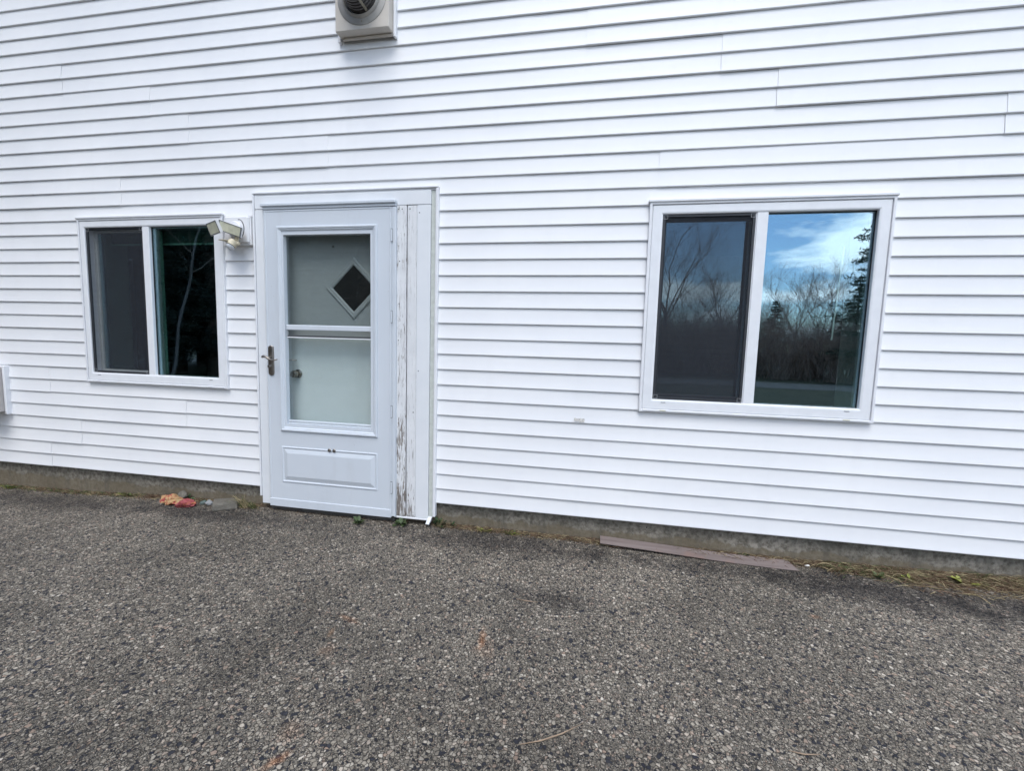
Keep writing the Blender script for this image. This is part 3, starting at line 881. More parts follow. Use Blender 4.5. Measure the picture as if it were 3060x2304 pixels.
lv.tube([(-1.247, -0.070, .958), (-1.235, -.072, .963), (-1.215, -.074, .960), (-1.195, -.075, .947), (-1.175, -.075, .940), (-1.150, -.073, .940), (-1.128, -.070, .945)], [.0085, .010, .0085, .0065, .0058, .0062, .004], 8)
lv.build('lever', 'nickel', sdoor, smooth=True)
MB().lathe([(0, .013), (.012, .013), (.013, .010), (.020, .0095), (.021, .007)], (-1.207, -0.039, .893), (0, -1, 0), 16).build('lock_cylinder', 'nickel', sdoor, smooth='auto')
MB().tube([(-1.2, .02, .94), (-1.2, .05, .94), (-1.15, .055, .935), (-1.07, .052, .938)], [.007, .007, .006, .004], 8).build('inner_lever', 'nickel', sdoor, smooth=True)

# ------------------------------------------------------------------ entry door behind it
ed = MB().box(-1.2440, -0.3005, 0.090, 0.128, -0.122, 1.960, .002).build('entry_door', 'entry_paint', house)
ed['label'] = 'plain pale entry door with a diamond window behind the storm door glass'
Mx = Matrix.Translation((-0.640, 0, 1.450)) @ Matrix.Rotation(R(45), 4, 'Y')
hh = 0.1505
dm = MB().sweep(-hh, hh, -hh, hh, [(0, 0.0895), (.002, 0.082), (.010, 0.0775), (.018, 0.080), (.024, 0.0785), (.032, 0.0800), (.0375, 0.086), (.0380, 0.0895)]).xform(Mx)
dm.build('diamond_frame', 'entry_paint', ed)
g_ = hh - .036
MB().box(-g_, g_, 0.0862, 0.0892, -g_, g_).xform(Mx).build('diamond_pane', 'diamond_glass', ed)
MB().box(-g_ + .001, g_ - .001, 0.0893, 0.0899, -g_ + .001, g_ - .001).xform(Mx).build('diamond_backing', 'gasket', ed)
MB().lathe([(-.002, .032), (.006, .031), (.009, .024), (.011, .013), (.022, .012), (.030, .021), (.042, .026), (.054, .025), (.060, .020), (.061, .012), (.0585, .011), (.0585, .001)], (-1.085, 0.090, .838), (0, -1, 0), 24, cap=False).build('door_knob', 'knob', ed, smooth='auto')
MB().tube([(-.80, .0885, 1.735), (-.79, .0865, 1.738)], .006, 6).tube([(-.797, .0885, 1.742), (-.792, .0865, 1.73)], .004, 6).build('hook', 'nickel', ed)

# ------------------------------------------------------------------ exhaust vent at the top
ev = empty('exhaust_vent', (-0.476, 0, 3.0))
tag(ev, 'beige mounting block with a round dark ribbed exhaust vent, above the door', 'vent')
def P(mb_, name, mat, par, smooth=False):
    """build a mesh given in world coordinates as child of par (an empty)"""
    mb_.v = [(p[0] - par.location.x, p[1] - par.location.y, p[2] - par.location.z) for p in mb_.v]
    return mb_.build(name, mat, par, smooth)
vb = MB()
vb.box(-0.656, -0.299, -0.083, -0.012, 3.004, 3.375, .004)
vb.box(-0.640, -0.302, -0.030, -0.012, 2.9900, 3.0035, .003)
P(vb, 'mounting_block', 'vent_block', ev)
P(MB().box(-0.2975, -0.2815, -0.026, 0.012, 2.984, 3.40, .003).box(-0.676, -0.6580, -0.022, 0.012, 2.984, 3.40, .003).box(-0.6575, -0.2980, -0.022, 0.012, 3.378, 3.400, .003), 'trim_channel', 'trim_white', ev)
vc = (-0.476, -0.083, 3.189)
P(MB().lathe([(0, .161), (.003, .161), (.004, .158), (.007, .150), (.010, .128), (.020, .122), (.024, .114), (.016, .108), (.004, .104)], vc, (0, -1, 0), 48, cap=False), 'flange', 'flange', ev, 'auto')
lp = [(.002, .103)]
for k in range(7):
    h = .008 + k * .0185
    r_ = .103 - k * .0028
    lp += [(h, r_ - .016), (h + .006, r_ - .016), (h + .0075, r_), (h + .0150, r_ - .002), (h + .0165, r_ - .015)]
lp += [(.140, .060), (.142, .0)]
P(MB().lathe(lp, vc, (0, -1, 0), 48, cap=False), 'louver_drum', 'louver', ev, 'auto')
for a in (25, 145, 265):
    ca, sa = math.sin(R(a)), -math.cos(R(a))
    bm_ = MB().box(-.007, .007, -.140, -.004, -.003, .003, .001)
    bm_.xform(Matrix.Translation((vc[0] + sa * 0 + math.sin(R(a + 90)) * 0 + .1065 * math.cos(R(a - 90)), vc[1], vc[2] + .1065 * math.sin(R(a - 90)))) @ Matrix.Rotation(R(-a), 4, 'Y'))
    P(bm_, 'strap', 'strap', ev)
P(MB().lathe([(0, .006), (.004, .005)], (-.474, -.088, 3.046), (0, -1, 0), 10), 'screw', 'strap', ev)

# ------------------------------------------------------------------ floodlight
fl_ = empty('flood_light', (-1.455, 0, 1.80))
tag(fl_, 'twin-head white floodlight with yellowed motion sensor, left of the door', 'floodlight')
P(MB().box(-1.556, -1.362, -0.032, 0.012, 1.742, 1.926, .010).box(-1.566, -1.352, -0.016, 0.012, 1.730, 1.9275, .003), 'mounting_block', 'plastic_white', fl_)
P(MB().lathe([(0, .052), (.018, .052), (.024, .046), (.026, .0)], (-1.455, -0.032, 1.835), (0, -1, 0), 28, cap=False), 'cover_plate', 'plastic_white', fl_, 'auto')
def lamp_head(center, right, normal, w, h):
    n = Vector(normal).normalized(); r = Vector(right); r = (r - n * r.dot(n)).normalized(); u = n.cross(r) * -1
    if u.z < 0: u = -u
    c = Vector(center)
    def q(a, b, d): return c + r * a + u * b + n * d
    hd = MB()
    lay = []
    for (f, d) in ((.42, -.060), (.62, -.050), (.93, -.022), (1.0, -.004), (1.0, .0), (.93, .001), (.90, -.006)):
        lay.append([q(-w * f, -h * f, d), q(w * f, -h * f, d), q(w * f, h * f, d), q(-w * f, h * f, d)])
    vv = [p for L_ in lay for p in L_]; fs = [(0, 1, 2, 3)]
    for k in range(len(lay) - 1):
        for j in range(4):
            j2 = (j + 1) % 4
            fs.append((4 * k + j, 4 * k + j2, 4 * k + 4 + j2, 4 * k + 4 + j))
    hd.add(vv, fs)
    o = P(hd, 'lamp_head', 'plastic_white', fl_)
    rm = MB()
    a, b = [q(sx * w * 1.0, sz * h * 1.0, .0015) for sx, sz in ((-1, -1), (1, -1), (1, 1), (-1, 1))], [q(sx * w * .90, sz * h * .86, .0025) for sx, sz in ((-1, -1), (1, -1), (1, 1), (-1, 1))]
    rm.add(a + b, [(k, (k + 1) % 4, 4 + (k + 1) % 4, 4 + k) for k in range(4)])
    P(rm, 'rim', 'lamp_rim', fl_).parent = fl_
    ln = MB(); b2 = [q(sx * w * .90, sz * h * .86, .0012) for sx, sz in ((-1, -1), (1, -1), (1, 1), (-1, 1))]
    b3 = [q(sx * w * .90, sz * h * .86, -.004) for sx, sz in ((-1, -1), (1, -1), (1, 1), (-1, 1))]
    ln.add(b2 + b3, [(0, 1, 2, 3), (4, 7, 6, 5)] + [(k, (k + 1) % 4, 4 + (k + 1) % 4, 4 + k) for k in range(4)])
    P(ln, 'lens', 'lens', fl_)
    return q(0, 0, -.055)
p1 = lamp_head((-1.420, -0.125, 1.815), (1, .0, -.36), (.10, -1, -.20), .081, .034)
p2 = lamp_head((-1.530, -0.145, 1.815), (.96, -.22, .16), (-.22, -.93, -.30), .054, .040)
P(MB().tube([(-1.455, -.05, 1.822), (-1.447, -.062, 1.81), p1], [.013, .011, .012], 10), 'swivel_arm', 'plastic_white', fl_, True)
P(MB().tube([(-1.466, -.05, 1.83), (-1.48, -.07, 1.822), p2], [.013, .011, .012], 10), 'swivel_arm', 'plastic_white', fl_, True)
P(MB().tube([(-1.405 + .038 * math.cos(a), -0.062, 1.83 + .062 * math.sin(a)) for a in [R(100 - 17 * k) for k in range(12)]] , .0028, 6), 'cable', 'cable', fl_, True)
P(MB().tube([(-1.430, -.055, 1.80), (-1.412, -.075, 1.765), (-1.408, -.085, 1.745)], [.014, .012, .013], 10).lathe([(0, .016), (.022, .016)], (-1.408, -.072, 1.728), (.25, -1, 0), 14), 'sensor_arm', 'plastic_aged', fl_, True)
sn = MB().lathe([(-.032, .012), (-.026, .024), (-.006, .031), (.012, .032), (.014, .020)], (-1.432, -.100, 1.722), (-.35, -.45, -1), 20)
P(sn, 'motion_sensor', 'plastic_aged', fl_, 'auto')
P(MB().lathe([(0, .026), (.012, .024), (.022, .015), (.026, .0)], (-1.436, -.106, 1.709), (-.35, -.45, -1), 20, cap=False), 'sensor_lens', 'sensor_lens', fl_, True)
vz = MB().box(-.062, .03, -.030, .030, -.003, .003, .002).xform(Matrix.Translation((-1.455, -.108, 1.740)) @ Matrix.Rotation(R(6), 4, 'Y') @ Matrix.Rotation(R(-20), 4, 'Z'))
P(vz, 'visor', 'plastic_aged', fl_)

# ------------------------------------------------------------------ utility box at the left edge
ub = empty('utility_box', (-3.85, 0, 0.43))
tag(ub, 'grey utility box in a white surround at the far left edge', 'utility box')
P(MB().box(-4.05, -3.672, -0.155, -0.012, 0.432, 0.787, .004), 'cabinet', 'box_grey', ub)
P(MB().box(-3.668, -3.645, -0.030, 0.012, 0.410, 0.806, .003).box(-4.08, -3.670, -0.026, 0.012, 0.790, 0.806, .002).box(-4.08, -4.055, -0.026, 0.012, 0.410, 0.789, .002), 'trim_channel', 'trim_white', ub)

# ------------------------------------------------------------------ things lying at the foot of the wall
def rock(name, mat, center, size, seed, rotz=0, flat=0.55, label=None, cat='stone', group=None, rough=0.22, sub=2):
    import bmesh
    random.seed(seed)
    bm = bmesh.new(); bmesh.ops.create_icosphere(bm, subdivisions=sub + 1, radius=1)
    offs = [(Vector((random.uniform(-1, 1), random.uniform(-1, 1), random.uniform(-1, 1))).normalized(), random.uniform(.55, .9)) for _ in range(9)]
    for v_ in bm.verts:
        p = v_.co.copy()
        for d, k in offs:          # cut facets
            h = p.dot(d)
            if h > k: p -= d * (h - k) * .85
        p *= 1 + random.uniform(-rough, rough) * .32
        v_.co = Vector((p.x * size[0], p.y * size[1], max(p.z, -flat) * size[2]))
    bm.to_mesh(me := bpy.data.meshes.new(name)); bm.free()
    me.materials.append(M[mat]); me.polygons.foreach_set('use_smooth', [True] * len(me.polygons)); me.set_sharp_from_angle(angle=R(32))
    o = bpy.data.objects.new(name, me); C.objects.link(o)
    o.location = center; o.rotation_euler = (0, 0, rotz)
    tag(o, label, cat, group)
    return o
def on(x, y, dz=0): return (x, y, gz(x, y) + dz)
rock('painted_stone', 'stone_yellow', on(-2.035, -0.075, .030), (.086, .050, .042), 5, .1, .5, 'yellow painted stone with red patch against the foundation, behind the red stone', rough=.75)
rock('painted_stone', 'stone_red', on(-1.895, -0.105, .024), (.072, .036, .040), 9, .35, .6, 'red painted stone lying in front of the yellow one', rough=.5)
rock('stone', 'stone_grey', on(-2.03, 0.00, .040), (.040, .025, .036), 21, 0, .6, 'dull grey stone half hidden behind the yellow painted stone')
rock('stone', 'stone_teal', on(-1.815, -0.030, .012), (.032, .022, .020), 12, .3, .6, 'small teal green stone between red stone and flat block')
rock('stone', 'stone_pale', on(-1.752, -0.040, .018), (.028, .020, .026), 14, .3, .6, 'small pale stone touching the flat grey block')
# flat grey block
random.seed(6)
bk = MB()
q = [(-1.722, -0.030), (-1.622, -0.150), (-1.500, -0.058), (-1.520, 0.008), (-1.600, 0.015)]
cxq = sum(a for a, b in q) / 5; cyq = sum(b for a, b in q) / 5
vv = []
for (f, z) in ((.94, 0.0), (1.0, .010), (1.0, .040), (.93, .052)):
    for a, b in q:
        vv.append((cxq + (a - cxq) * f + random.uniform(-.003, .003), cyq + (b - cyq) * f + random.uniform(-.003, .003), z + random.uniform(-.003, .003)))
fs = [tuple(range(4, -1, -1)), tuple(range(15, 20))]
for k in range(3):
    for j in range(5):
        fs.append((5 * k + j, 5 * k + (j + 1) % 5, 5 * k + 5 + (j + 1) % 5, 5 * k + 5 + j))
bk.add(vv, fs)
bk.v = [(x - cxq, y - cyq, z) for x, y, z in bk.v]
o = bk.build('stone_block', 'stone_grey', loc=(cxq, cyq, gz(cxq, cyq) - .002))
tag(o, 'flat grey stone block lying by the left foot of the door', 'stone')

# bowed metal strip on the paving
mb = MB()
N = 40
A0, A1 = Vector((1.113, -0.045, 0)), Vector((2.222, -0.088, 0))
for k in range(N + 1):
    f = k / N
    p = A0.lerp(A1, f)
    zz = gz(p.x, p.y) + 0.004 + 0.020 * max(0, 1 - f / .7) ** 1.3 + 0.0015 * math.sin(f * 6)
    wv = .078 + .016 * f
    tilt = 0.012
    sk = -0.006 - 0.020 * f * (f > .97)
    back = (p.x - .012 * f, p.y + wv, zz + tilt + .003)
    front = (p.x + .014 * f, p.y, zz)
    mb.v += [front, (front[0], front[1] - .001, front[2] + .003), (back[0], back[1], back[2] + .003), back]
for k in range(N):
    a = 4 * k
    for i in range(4):
        mb.f.append((a + i, a + (i + 1) % 4, a + 4 + (i + 1) % 4, a + 4 + i))
mb.f.append((0, 1, 2, 3)); mb.f.append((4 * N + 3, 4 * N + 2, 4 * N + 1, 4 * N))
tag(mb.build('metal_strip', 'strip_brown'), 'long bowed reddish brown strip lying on the asphalt along the wall', 'strip')

def twig(pts, r_, mat, label, cat='twig'):
    m = MB(); m.tube([(x, y, gz(x, y) + .004 + dz) for x, y, dz in pts], r_, 6)
    tag(m.build('pine_needle', mat, smooth=True), label, cat)
twig([(0.835, -1.478, 0), (0.90, -1.452, .001), (0.965, -1.415, .003), (1.035, -1.358, .001)], [.0010, .0022, .0022, .0008], 'needle_tan', 'long tan needle lying in the near middle of the asphalt', 'needle')
twig([(0.69, -0.706, 0), (0.74, -0.714, .001), (0.80, -0.712, 0)], [.001, .0022, .001], 'needle_tan', 'short pale needle on the dark patch in mid asphalt', 'needle')
twig([(1.685, -1.322, 0), (1.73, -1.327, .001), (1.78, -1.316, 0)], [.001, .0022, .001], 'needle_tan', 'pale needle at the lower right of the asphalt', 'needle')
# curl of white cord and a chip of paint at the end of the strip
m = MB(); m.tube([(2.36 + .045 * (1 - math.cos(a)), -.005 - .01 * math.sin(a), gz(2.4, 0) + .002 + .034 * math.sin(a)) for a in [math.pi * k / 10 for k in range(11)]], .003, 6)
tag(m.build('dry_stem', 'straw', smooth=True), 'arched straw coloured stem just right of the brown strip', 'stem')
rock('paint_chip', 'chip_white', on(2.31, -0.012, .008), (.018, .008, .006), 31, .2, .6, 'white paint chip at the right end of the brown strip', 'chip')

# ------------------------------------------------------------------ weeds
def tuft(name, x, y, seed, n, h, spread, mats, label, leaves=0, leafmat='leaf_dark', lsize=.03, lean=(0, -.3), cat='weed', group=None):
    random.seed(seed)
    e = empty(name, on(x, y))
    tag(e, label, cat, group)
    per = {}
    for k in range(n):
        mt_ = random.choice(mats)
        b = per.setdefault(mt_, MB())
        a = random.uniform(0, 2 * math.pi); hh_ = h * random.uniform(.4, 1.0)
        bx, by = random.gauss(0, spread * .3), random.gauss(0, spread * .15)
        tx = bx + spread * random.uniform(-1, 1) + lean[0] * hh_; ty = by + spread * random.uniform(-.5, .3) + lean[1] * hh_
        b.blade((bx, by, -.004), (tx, ty, hh_ * random.uniform(.35, 1)), random.uniform(.002, .0045), (0, 0, hh_ * random.uniform(.1, .35)))
    for k, b in per.items():
        b.build('blades', k, e)
    for k in range(leaves):
        a = random.uniform(0, 2 * math.pi)
        L = lsize * random.uniform(.6, 1.2)
        d = Vector((math.cos(a), math.sin(a) * .6 - .3, random.uniform(-.05, .6))).normalized()
        s_ = d.cross(Vector((0, 0, 1))).normalized() * L * .32
        up = Vector((0, 0, 1)) * L * .12
        o0 = Vector((random.gauss(0, spread * .3), random.gauss(0, spread * .1) - .005, random.uniform(.004, h * .35)))
        lb = MB().add([o0, o0 + d * L * .35 + s_ + up, o0 + d * L * .75 + s_ * .8 + up, o0 + d * L, o0 + d * L * .75 - s_ * .8 + up, o0 + d * L * .35 - s_ + up, o0 + d * L * .5], [(0, 1, 6), (1, 2, 6), (2, 3, 6), (3, 4, 6), (4, 5, 6), (5, 0, 6)])
        lb.build('leaf', leafmat, e)
    return e
tuft('grass_tuft', -1.475, -0.02, 1, 60, .13, .075, ['straw', 'straw', 'blade_green'], 'dry straw tuft between the flat grey block and the door frame', lean=(-.25, -.25))
tuft('grass_tuft', -1.39, -0.02, 2, 45, .09, .05, ['blade_green', 'straw', 'blade_green'], 'green grass tuft at the left foot of the door frame')
tuft('weed', -2.02, 0.012, 3, 14, .06, .05, ['leaf_dark'], 'dark leafy weed standing behind the yellow painted stone', 9, 'leaf_dark', .05)
tuft('weed', -1.865, 0.012, 4, 12, .05, .04, ['straw_dark', 'leaf_dark'], 'small dark weed behind the red painted stone', 5, 'leaf_dark', .032)
tuft('weed', -0.515, -0.065, 5, 10, .035, .04, ['blade_green'], 'flat green weed on the asphalt under the storm door', 12, 'leaf_mid', .045)
tuft('weed', -0.225, -0.035, 6, 10, .035, .05, ['blade_green'], 'flat green weed under the peeling boards of the door frame', 12, 'leaf_mid', .045)
tuft('weed', 0.028, 0.005, 7, 40, .11, .05, ['leaf_dark', 'blade_green', 'straw'], 'tall green weed at the right foot of the door frame', 14, 'leaf_dark', .04, lean=(.2, -.1))
tuft('weed', 0.115, 0.02, 17, 12, .09, .02, ['straw_dark', 'leaf_dark'], 'withered dark stalk beside the right foot of the door frame', 3, 'leaf_dark', .03)
tuft('weed', 0.345, 0.01, 8, 24, .028, .06, ['leaf_yellow', 'blade_green'], 'low yellow green moss clump right of the door', 8, 'leaf_yellow', .022)
tuft('weed', 0.53, 0.008, 18, 26, .035, .07, ['blade_green', 'leaf_yellow'], 'low green weed midway between door and brown strip', 10, 'blade_green', .024)
tuft('weed', 1.605, 0.028, 9, 36, .05, .05, ['blade_green', 'straw'], 'mossy green tuft behind the middle of the brown strip', 6, 'blade_green', .02)
tuft('weed', 1.985, 0.028, 10, 20, .05, .03, ['leaf_dark'], 'small dark weed behind the right part of the brown strip', 8, 'leaf_dark', .03)
tuft('weed', 2.49, 0.0, 11, 16, .03, .04, ['blade_green'], 'fresh green sprig right of the arched stem', 6, 'blade_green', .028)
tuft('weed', 2.655, -0.055, 12, 16, .03, .04, ['blade_green'], 'bright green sprig on the litter edge near the dark asphalt patch', 9, 'blade_green', .035)
tuft('weed', 2.81, -0.06, 13, 16, .03, .05, ['leaf_yellow', 'straw'], 'yellow green sprig on the litter further right', 6, 'leaf_yellow', .035)
tuft('weed', 3.09, -0.05, 14, 12, .02, .07, ['leaf_yellow'], 'long yellow green blades lying on the litter near the right edge', 5, 'leaf_yellow', .06)
tuft('weed', 3.20, 0.02, 15, 40, .06, .06, ['blade_green', 'straw'], 'grass tuft against the concrete near the right edge', 4, 'blade_green', .03)
tuft('weed', -3.72, 0.0, 16, 40, .055, .07, ['blade_green', 'leaf_yellow'], 'green weed clump below the utility box at the left edge', 12, 'blade_green', .03)
tuft('weed', -2.55, 0.005, 19, 30, .05, .09, ['blade_green', 'leaf_yellow'], 'low green weed below the left window', 10, 'blade_green', .026)
tuft('weed', -2.31, 0.01, 20, 36, .05, .07, ['straw_dark', 'leaf_brown'], 'withered brown weed below the left window', 8, 'leaf_brown', .022)

# dry grass and leaf litter caught along the foot of the wall
random.seed(77)
lit = {'straw': MB(), 'straw_dark': MB(), 'leaf_brown': MB(), 'blade_green': MB()}
def litter(x0, x1, n, width, mats, lmax=.09, hmax=.03):
    for k in range(n):
        x = random.uniform(x0, x1); y = 0.035 - abs(random.gauss(0, width))
        a = random.gauss(0, .7) + (math.pi if random.random() < .5 else 0)
        L = random.uniform(.02, lmax)
        z = gz(x, y) + random.uniform(.0, hmax) * math.exp(-abs(y - .035) / max(width, .001))
        tipy = min(y + math.sin(a) * L, .040)
        lit[random.choice(mats)].blade((x, y, z), (x + math.cos(a) * L, tipy, gz(x, tipy) + random.uniform(.001, hmax)), random.uniform(.0015, .004), (0, 0, random.uniform(0, .012)))
litter(2.40, 4.2, 6000, .045, ['straw', 'straw', 'straw_dark', 'straw_dark', 'leaf_brown', 'blade_green'])
litter(2.75, 3.5, 1500, .085, ['straw', 'leaf_brown', 'straw_dark'], .14)
litter(1.15, 2.40, 1700, .024, ['straw', 'straw_dark', 'leaf_brown', 'straw_dark'], .07, .026)
litter(0.0, 1.15, 1500, .022, ['straw_dark', 'leaf_brown', 'straw', 'straw_dark'], .05, .016)
litter(-1.30, -0.2, 260, .020, ['straw_dark', 'leaf_brown'], .05, .012)
litter(-2.4, -1.35, 700, .035, ['straw_dark', 'leaf_brown', 'straw'], .06, .018)
litter(-4.6, -2.4, 2000, .024, ['straw_dark', 'leaf_brown', 'straw', 'blade_green'], .05, .018)
allm = MB(); mats_ = list(lit); idxs = []
for k, b in lit.items():
    allm.add(b.v, b.f); idxs += [mats_.index(k)] * len(b.f)
me = bpy.data.meshes.new('dry_grass_litter'); me.from_pydata(allm.v, [], allm.f)
for k in mats_: me.materials.append(M[k])
me.polygons.foreach_set('material_index', idxs)
o = bpy.data.objects.new('dry_grass_litter', me); C.objects.link(o)
tag(o, 'dry grass and leaf litter along the foot of the concrete', 'litter', kind='stuff')
# strip of earth under it
random.seed(5)
em = MB(); xs_ = [-4.8 + .05 * k for k in range(187)]
for x in xs_:
    w_ = (.030 + .02 * math.sin(x * 7) + random.uniform(0, .02)) if x < 2.4 else (.06 + .03 * math.sin(x * 5) + random.uniform(0, .025))
    if -1.25 < x < -.3: w_ *= .6
    em.v += [(x, .046, gz(x, 0) + random.uniform(.010, .018)), (x, .046 - w_ * .5, gz(x, 0) + random.uniform(.004, .010)), (x, .046 - w_, gz(x, -.02) - .002)]
for k in range(len(xs_) - 1):
    for i in range(2):
        em.f.append((3 * k + i, 3 * k + i + 1, 3 * k + 4 + i, 3 * k + 3 + i))
simple('earth', (0.075, 0.058, 0.04), 0.95, var=0.5, scale=40, bump=0.8)
tag(em.build('soil_strip', 'earth', smooth=True), kind='structure')

# ------------------------------------------------------------------ trees and shrubs across the drive (mirrored in the windows)
def grow(mb_, p, d, L, r_, depth, maxd, spread, kids, seg=4, up=.12):
    pts = [p]; rr = [r_]
    n = 3
    dd = d.copy()
    for k in range(n):
        dd = (dd + Vector((random.gauss(0, .10), random.gauss(0, .10), random.gauss(0, .06) + up * .3))).normalized()
        pts.append(pts[-1] + dd * (L / n)); rr.append(r_ * (1 - .45 * (k + 1) / n))
    mb_.tube(pts, rr, seg if depth < 2 else 3, cap=False)
    if depth >= maxd: return
    for k in range(kids):
        f = random.uniform(.35, 1.0) if k else 1.0
        i = min(n - 1, int(f * n)); q = pts[i].lerp(pts[i + 1], f * n - i)
        ax = Vector((random.gauss(0, 1), random.gauss(0, 1), random.gauss(0, .4))).normalized()
        nd = (dd + ax * spread + Vector((0, 0, up))).normalized()
        grow(mb_, q, nd, L * random.uniform(.55, .78), r_ * (.6 if k == 0 else .42), depth + 1, maxd, spread, kids, seg, up)
def place(az, d):
    return (1.007 + d * math.sin(R(az)), 2.83 - d * math.cos(R(az)), -0.36)
def bare_tree(seed, H, maxd=5, kids=4):
    random.seed(seed)
    e = empty('bare_tree')
    tr = MB(); top = Vector((random.uniform(-.3, .3), random.uniform(-.3, .3), H * .34))
    tr.tube([(0, 0, -.2), tuple(top * .5 + Vector((.06, 0, 0))), tuple(top)], [H * .016, H * .013, H * .011], 7)
    tr.build('trunk', 'bark', e, True)
    br = MB()
    for k in range(5):
        a = k * 2.4 + random.uniform(0, 1)
        grow(br, top * random.uniform(.65, 1.0), Vector((math.cos(a) * .55, math.sin(a) * .55, 1)).normalized(), H * .26, H * .0052, 1, maxd, .62, kids)
    br.build('crown', 'twig', e)
    return e
bt = [bare_tree(21, 8.0, 6), bare_tree(22, 9.5, 6), bare_tree(23, 6.5, 6)]
spots = [(9.0, 33, 1, 1.25, 'tall bare tree mirrored at the left of the right window screen'), (15.5, 38, 0, 1.15, 'bare tree mirrored in the middle of the right window screen'), (20.5, 40, 2, 1.0, 'small bare tree mirrored beside the right window mullion'), (24.5, 33, 0, .86, 'bare tree mirrored below the cloud in the right window'), (26.6, 36, 1, .86, 'bare tree mirrored next to the pine in the right window'), (12.5, 42, 2, 1.3, 'slim bare tree mirrored behind the others in the screen'), (32, 38, 0, 1.1, 'bare tree standing behind the pine'), (3, 36, 1, 1.0, 'bare tree beyond the left end of the shrubs'), (22.2, 44, 1, .95, 'distant bare tree mirrored in the middle of the clear pane')]
used = set()
for (az, d, k, sc_, lb) in spots:
    e = bt[k] if k not in used else copy_tree(bt[k])
    used.add(k)
    e.location = place(az, d); e.rotation_euler = (0, 0, az * 1.7); e.scale = (sc_,) * 3
    tag(e, lb, 'tree', 'bare trees across the drive')
# thicket of bare shrubs
def shrub(seed):
    random.seed(seed)
    m = MB()
    for k in range(70):
        a = random.uniform(0, 6.28); r0 = abs(random.gauss(0, .55))
        grow(m, Vector((r0 * math.cos(a), r0 * math.sin(a), -.1)), Vector((random.gauss(0, .30), random.gauss(0, .30), 1)).normalized(), random.uniform(1.1, 1.9), .012, 1, 4, .55, 3, 3)
    return m.build('bare_shrub', 'twig')
sh = [shrub(31), shrub(32)]
random.seed(9)
k = 0
for row, (d0, n_s, h_) in enumerate(((26.5, 17, .82), (28.5, 16, 1.0), (31.0, 14, 1.05))):
    for i in range(n_s):
        az = -4 + 44 * i / (n_s - 1) + random.uniform(-.8, .8)
        e = sh[k % 2] if k < 2 else sh[k % 2].copy()
        if k >= 2: C.objects.link(e)
        e.location = place(az, d0 + random.uniform(-.8, .8)); e.rotation_euler = (0, 0, random.uniform(0, 6.28))
        s_ = h_ * random.uniform(.8, 1.15) * (1.12 if az < 19 else 1.0); e.scale = (s_ * 1.2, s_ * 1.2, s_)
        tag(e, 'leafless brown shrub in the thicket across the drive, mirrored in the right window', 'shrub', 'thicket shrubs across the drive')
        k += 1
def pine(seed, H, W_, mat, name, layers, droop, per):
    random.seed(seed)
    e = empty(name)
    MB().tube([(0, 0, -.3), (.05, 0, H * .5), (0, 0, H)], [H * .018, H * .012, .01], 7).build('trunk', 'bark', e, True)
    m = MB()
    for L_ in range(layers):
        f = L_ / layers
        z = H * (.10 + .88 * f)
        r_ = W_ * (1 - f) ** .8 * random.uniform(.7, 1.15) + .12
        nb = random.randint(5, 7)
        for b in range(nb):
            a = random.uniform(0, 6.28)
            d = Vector((math.cos(a), math.sin(a), -droop + random.uniform(-.1, .25)))
            rl = r_ * random.uniform(.6, 1.1)
            tip = Vector((0, 0, z)) + d * rl
            m.tube([(0, 0, z), tuple(tip)], [.02, .006], 3, cap=False)
            for q_ in range(per):
                f2 = random.uniform(.25, 1.05)
                c = Vector((0, 0, z)).lerp(tip, f2) + Vector((random.gauss(0, .13), random.gauss(0, .13), random.gauss(0, .07))) * (rl * .5 + .2)
                sd_ = Vector((random.gauss(0, 1), random.gauss(0, 1), random.gauss(0, .5))).normalized()
                ln = random.uniform(.12, .26)
                w2 = sd_.cross(Vector((random.gauss(0, 1), random.gauss(0, 1), random.gauss(0, 1)))).normalized() * .022
                m.add([c - w2, c + w2, c + sd_ * ln], [(0, 1, 2)])
    m.build('crown', mat, e)
    return e
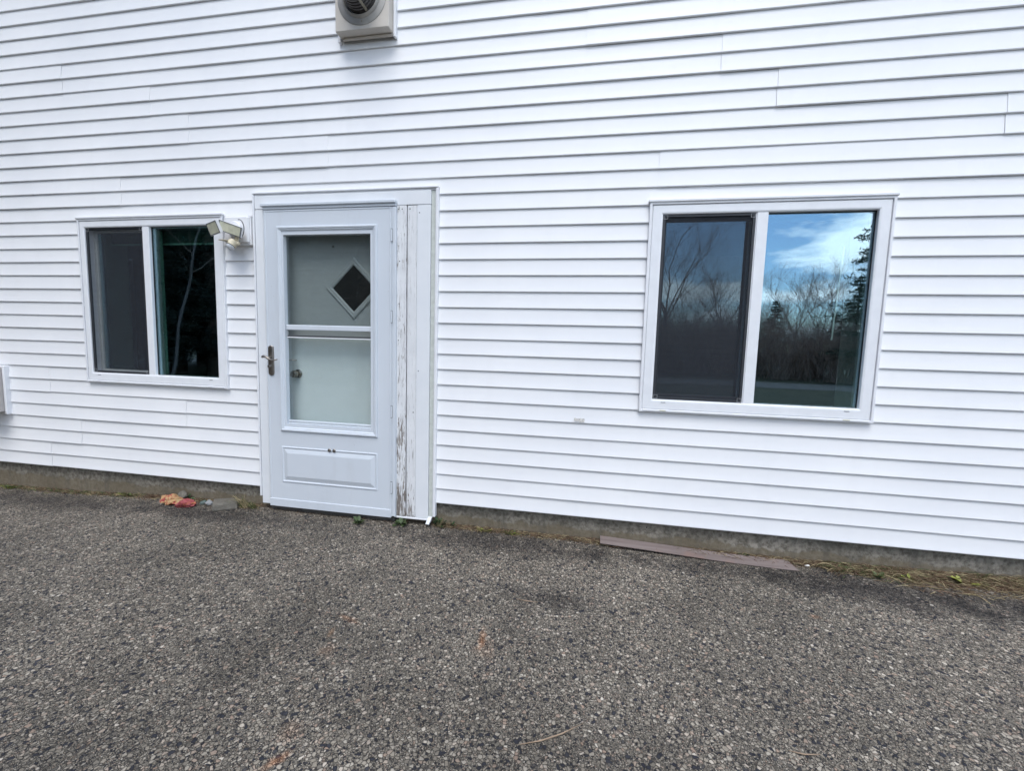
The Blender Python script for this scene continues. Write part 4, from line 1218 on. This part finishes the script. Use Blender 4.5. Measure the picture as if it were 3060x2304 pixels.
pn = pine(41, 9.5, 2.3, 'needles', 'pine_tree', 26, .02, 85)
pn.location = place(29.4, 25.5); tag(pn, 'tall pine mirrored at the right edge of the right window', 'tree', 'pines across the drive')
for (az, d, s_, lb) in ((20.3, 34, .52, 'low pine mirrored in the thicket of the right window'), (35.5, 27, 1.0, 'pine standing right of the mirrored one, out of view'), (27.6, 31, .62, 'lower pine mirrored left of the tall pine in the right window'), (31.5, 30, .9, 'pine behind the tall mirrored one')):
    e = copy_tree(pn); e.location = place(az, d); e.rotation_euler = (0, 0, az); e.scale = (s_,) * 3
    tag(e, lb, 'tree', 'pines across the drive')
spz = pine(51, 13.0, 2.6, 'spruce', 'spruce_tree', 30, .35, 95)
first = True
random.seed(12)
for row, d0 in enumerate((17.5, 20.5, 24, 28)):
    for i in range(12):
        az = -74 + 5.0 * i + row * 1.9 + random.uniform(-.6, .6)
        e = spz if first else copy_tree(spz)
        first = False
        e.location = place(az, d0 + random.uniform(-1, 1)); e.rotation_euler = (0, 0, random.uniform(0, 6)); s_ = random.uniform(.85, 1.15); e.scale = (s_ * 1.15, s_ * 1.15, s_)
        tag(e, 'dark spruce in the wood mirrored in the left window', 'tree', 'spruces of the dark wood')
# birch in front of the dark wood
bx, by, bz = place(-48.4, 12.0)
be = empty('birch_tree', (bx, by, bz))
side = Vector((math.cos(R(-48)), math.sin(R(-48)), 0))
pts = []
for k in range(12):
    f = k / 11
    off = -.16 + 1.02 * f + .07 * math.sin(f * 7) + (.05 * math.sin(f * 13))
    pts.append((side.x * off, side.y * off, 4.4 * f))
MB().tube(pts, [.034 - .019 * k / 11 for k in range(12)], 8).build('trunk', 'birch_bark', be, True)
random.seed(14)
bb = MB()
for k in range(4):
    q = Vector(pts[6 + k]); a = random.uniform(0, 6.28)
    grow(bb, q, Vector((math.cos(a), math.sin(a), .7)).normalized(), .8, .010, 3, 5, .5, 3, 3)
bb.build('crown', 'bark', be)
tag(be, 'slender leaning birch mirrored in the left window', 'tree')
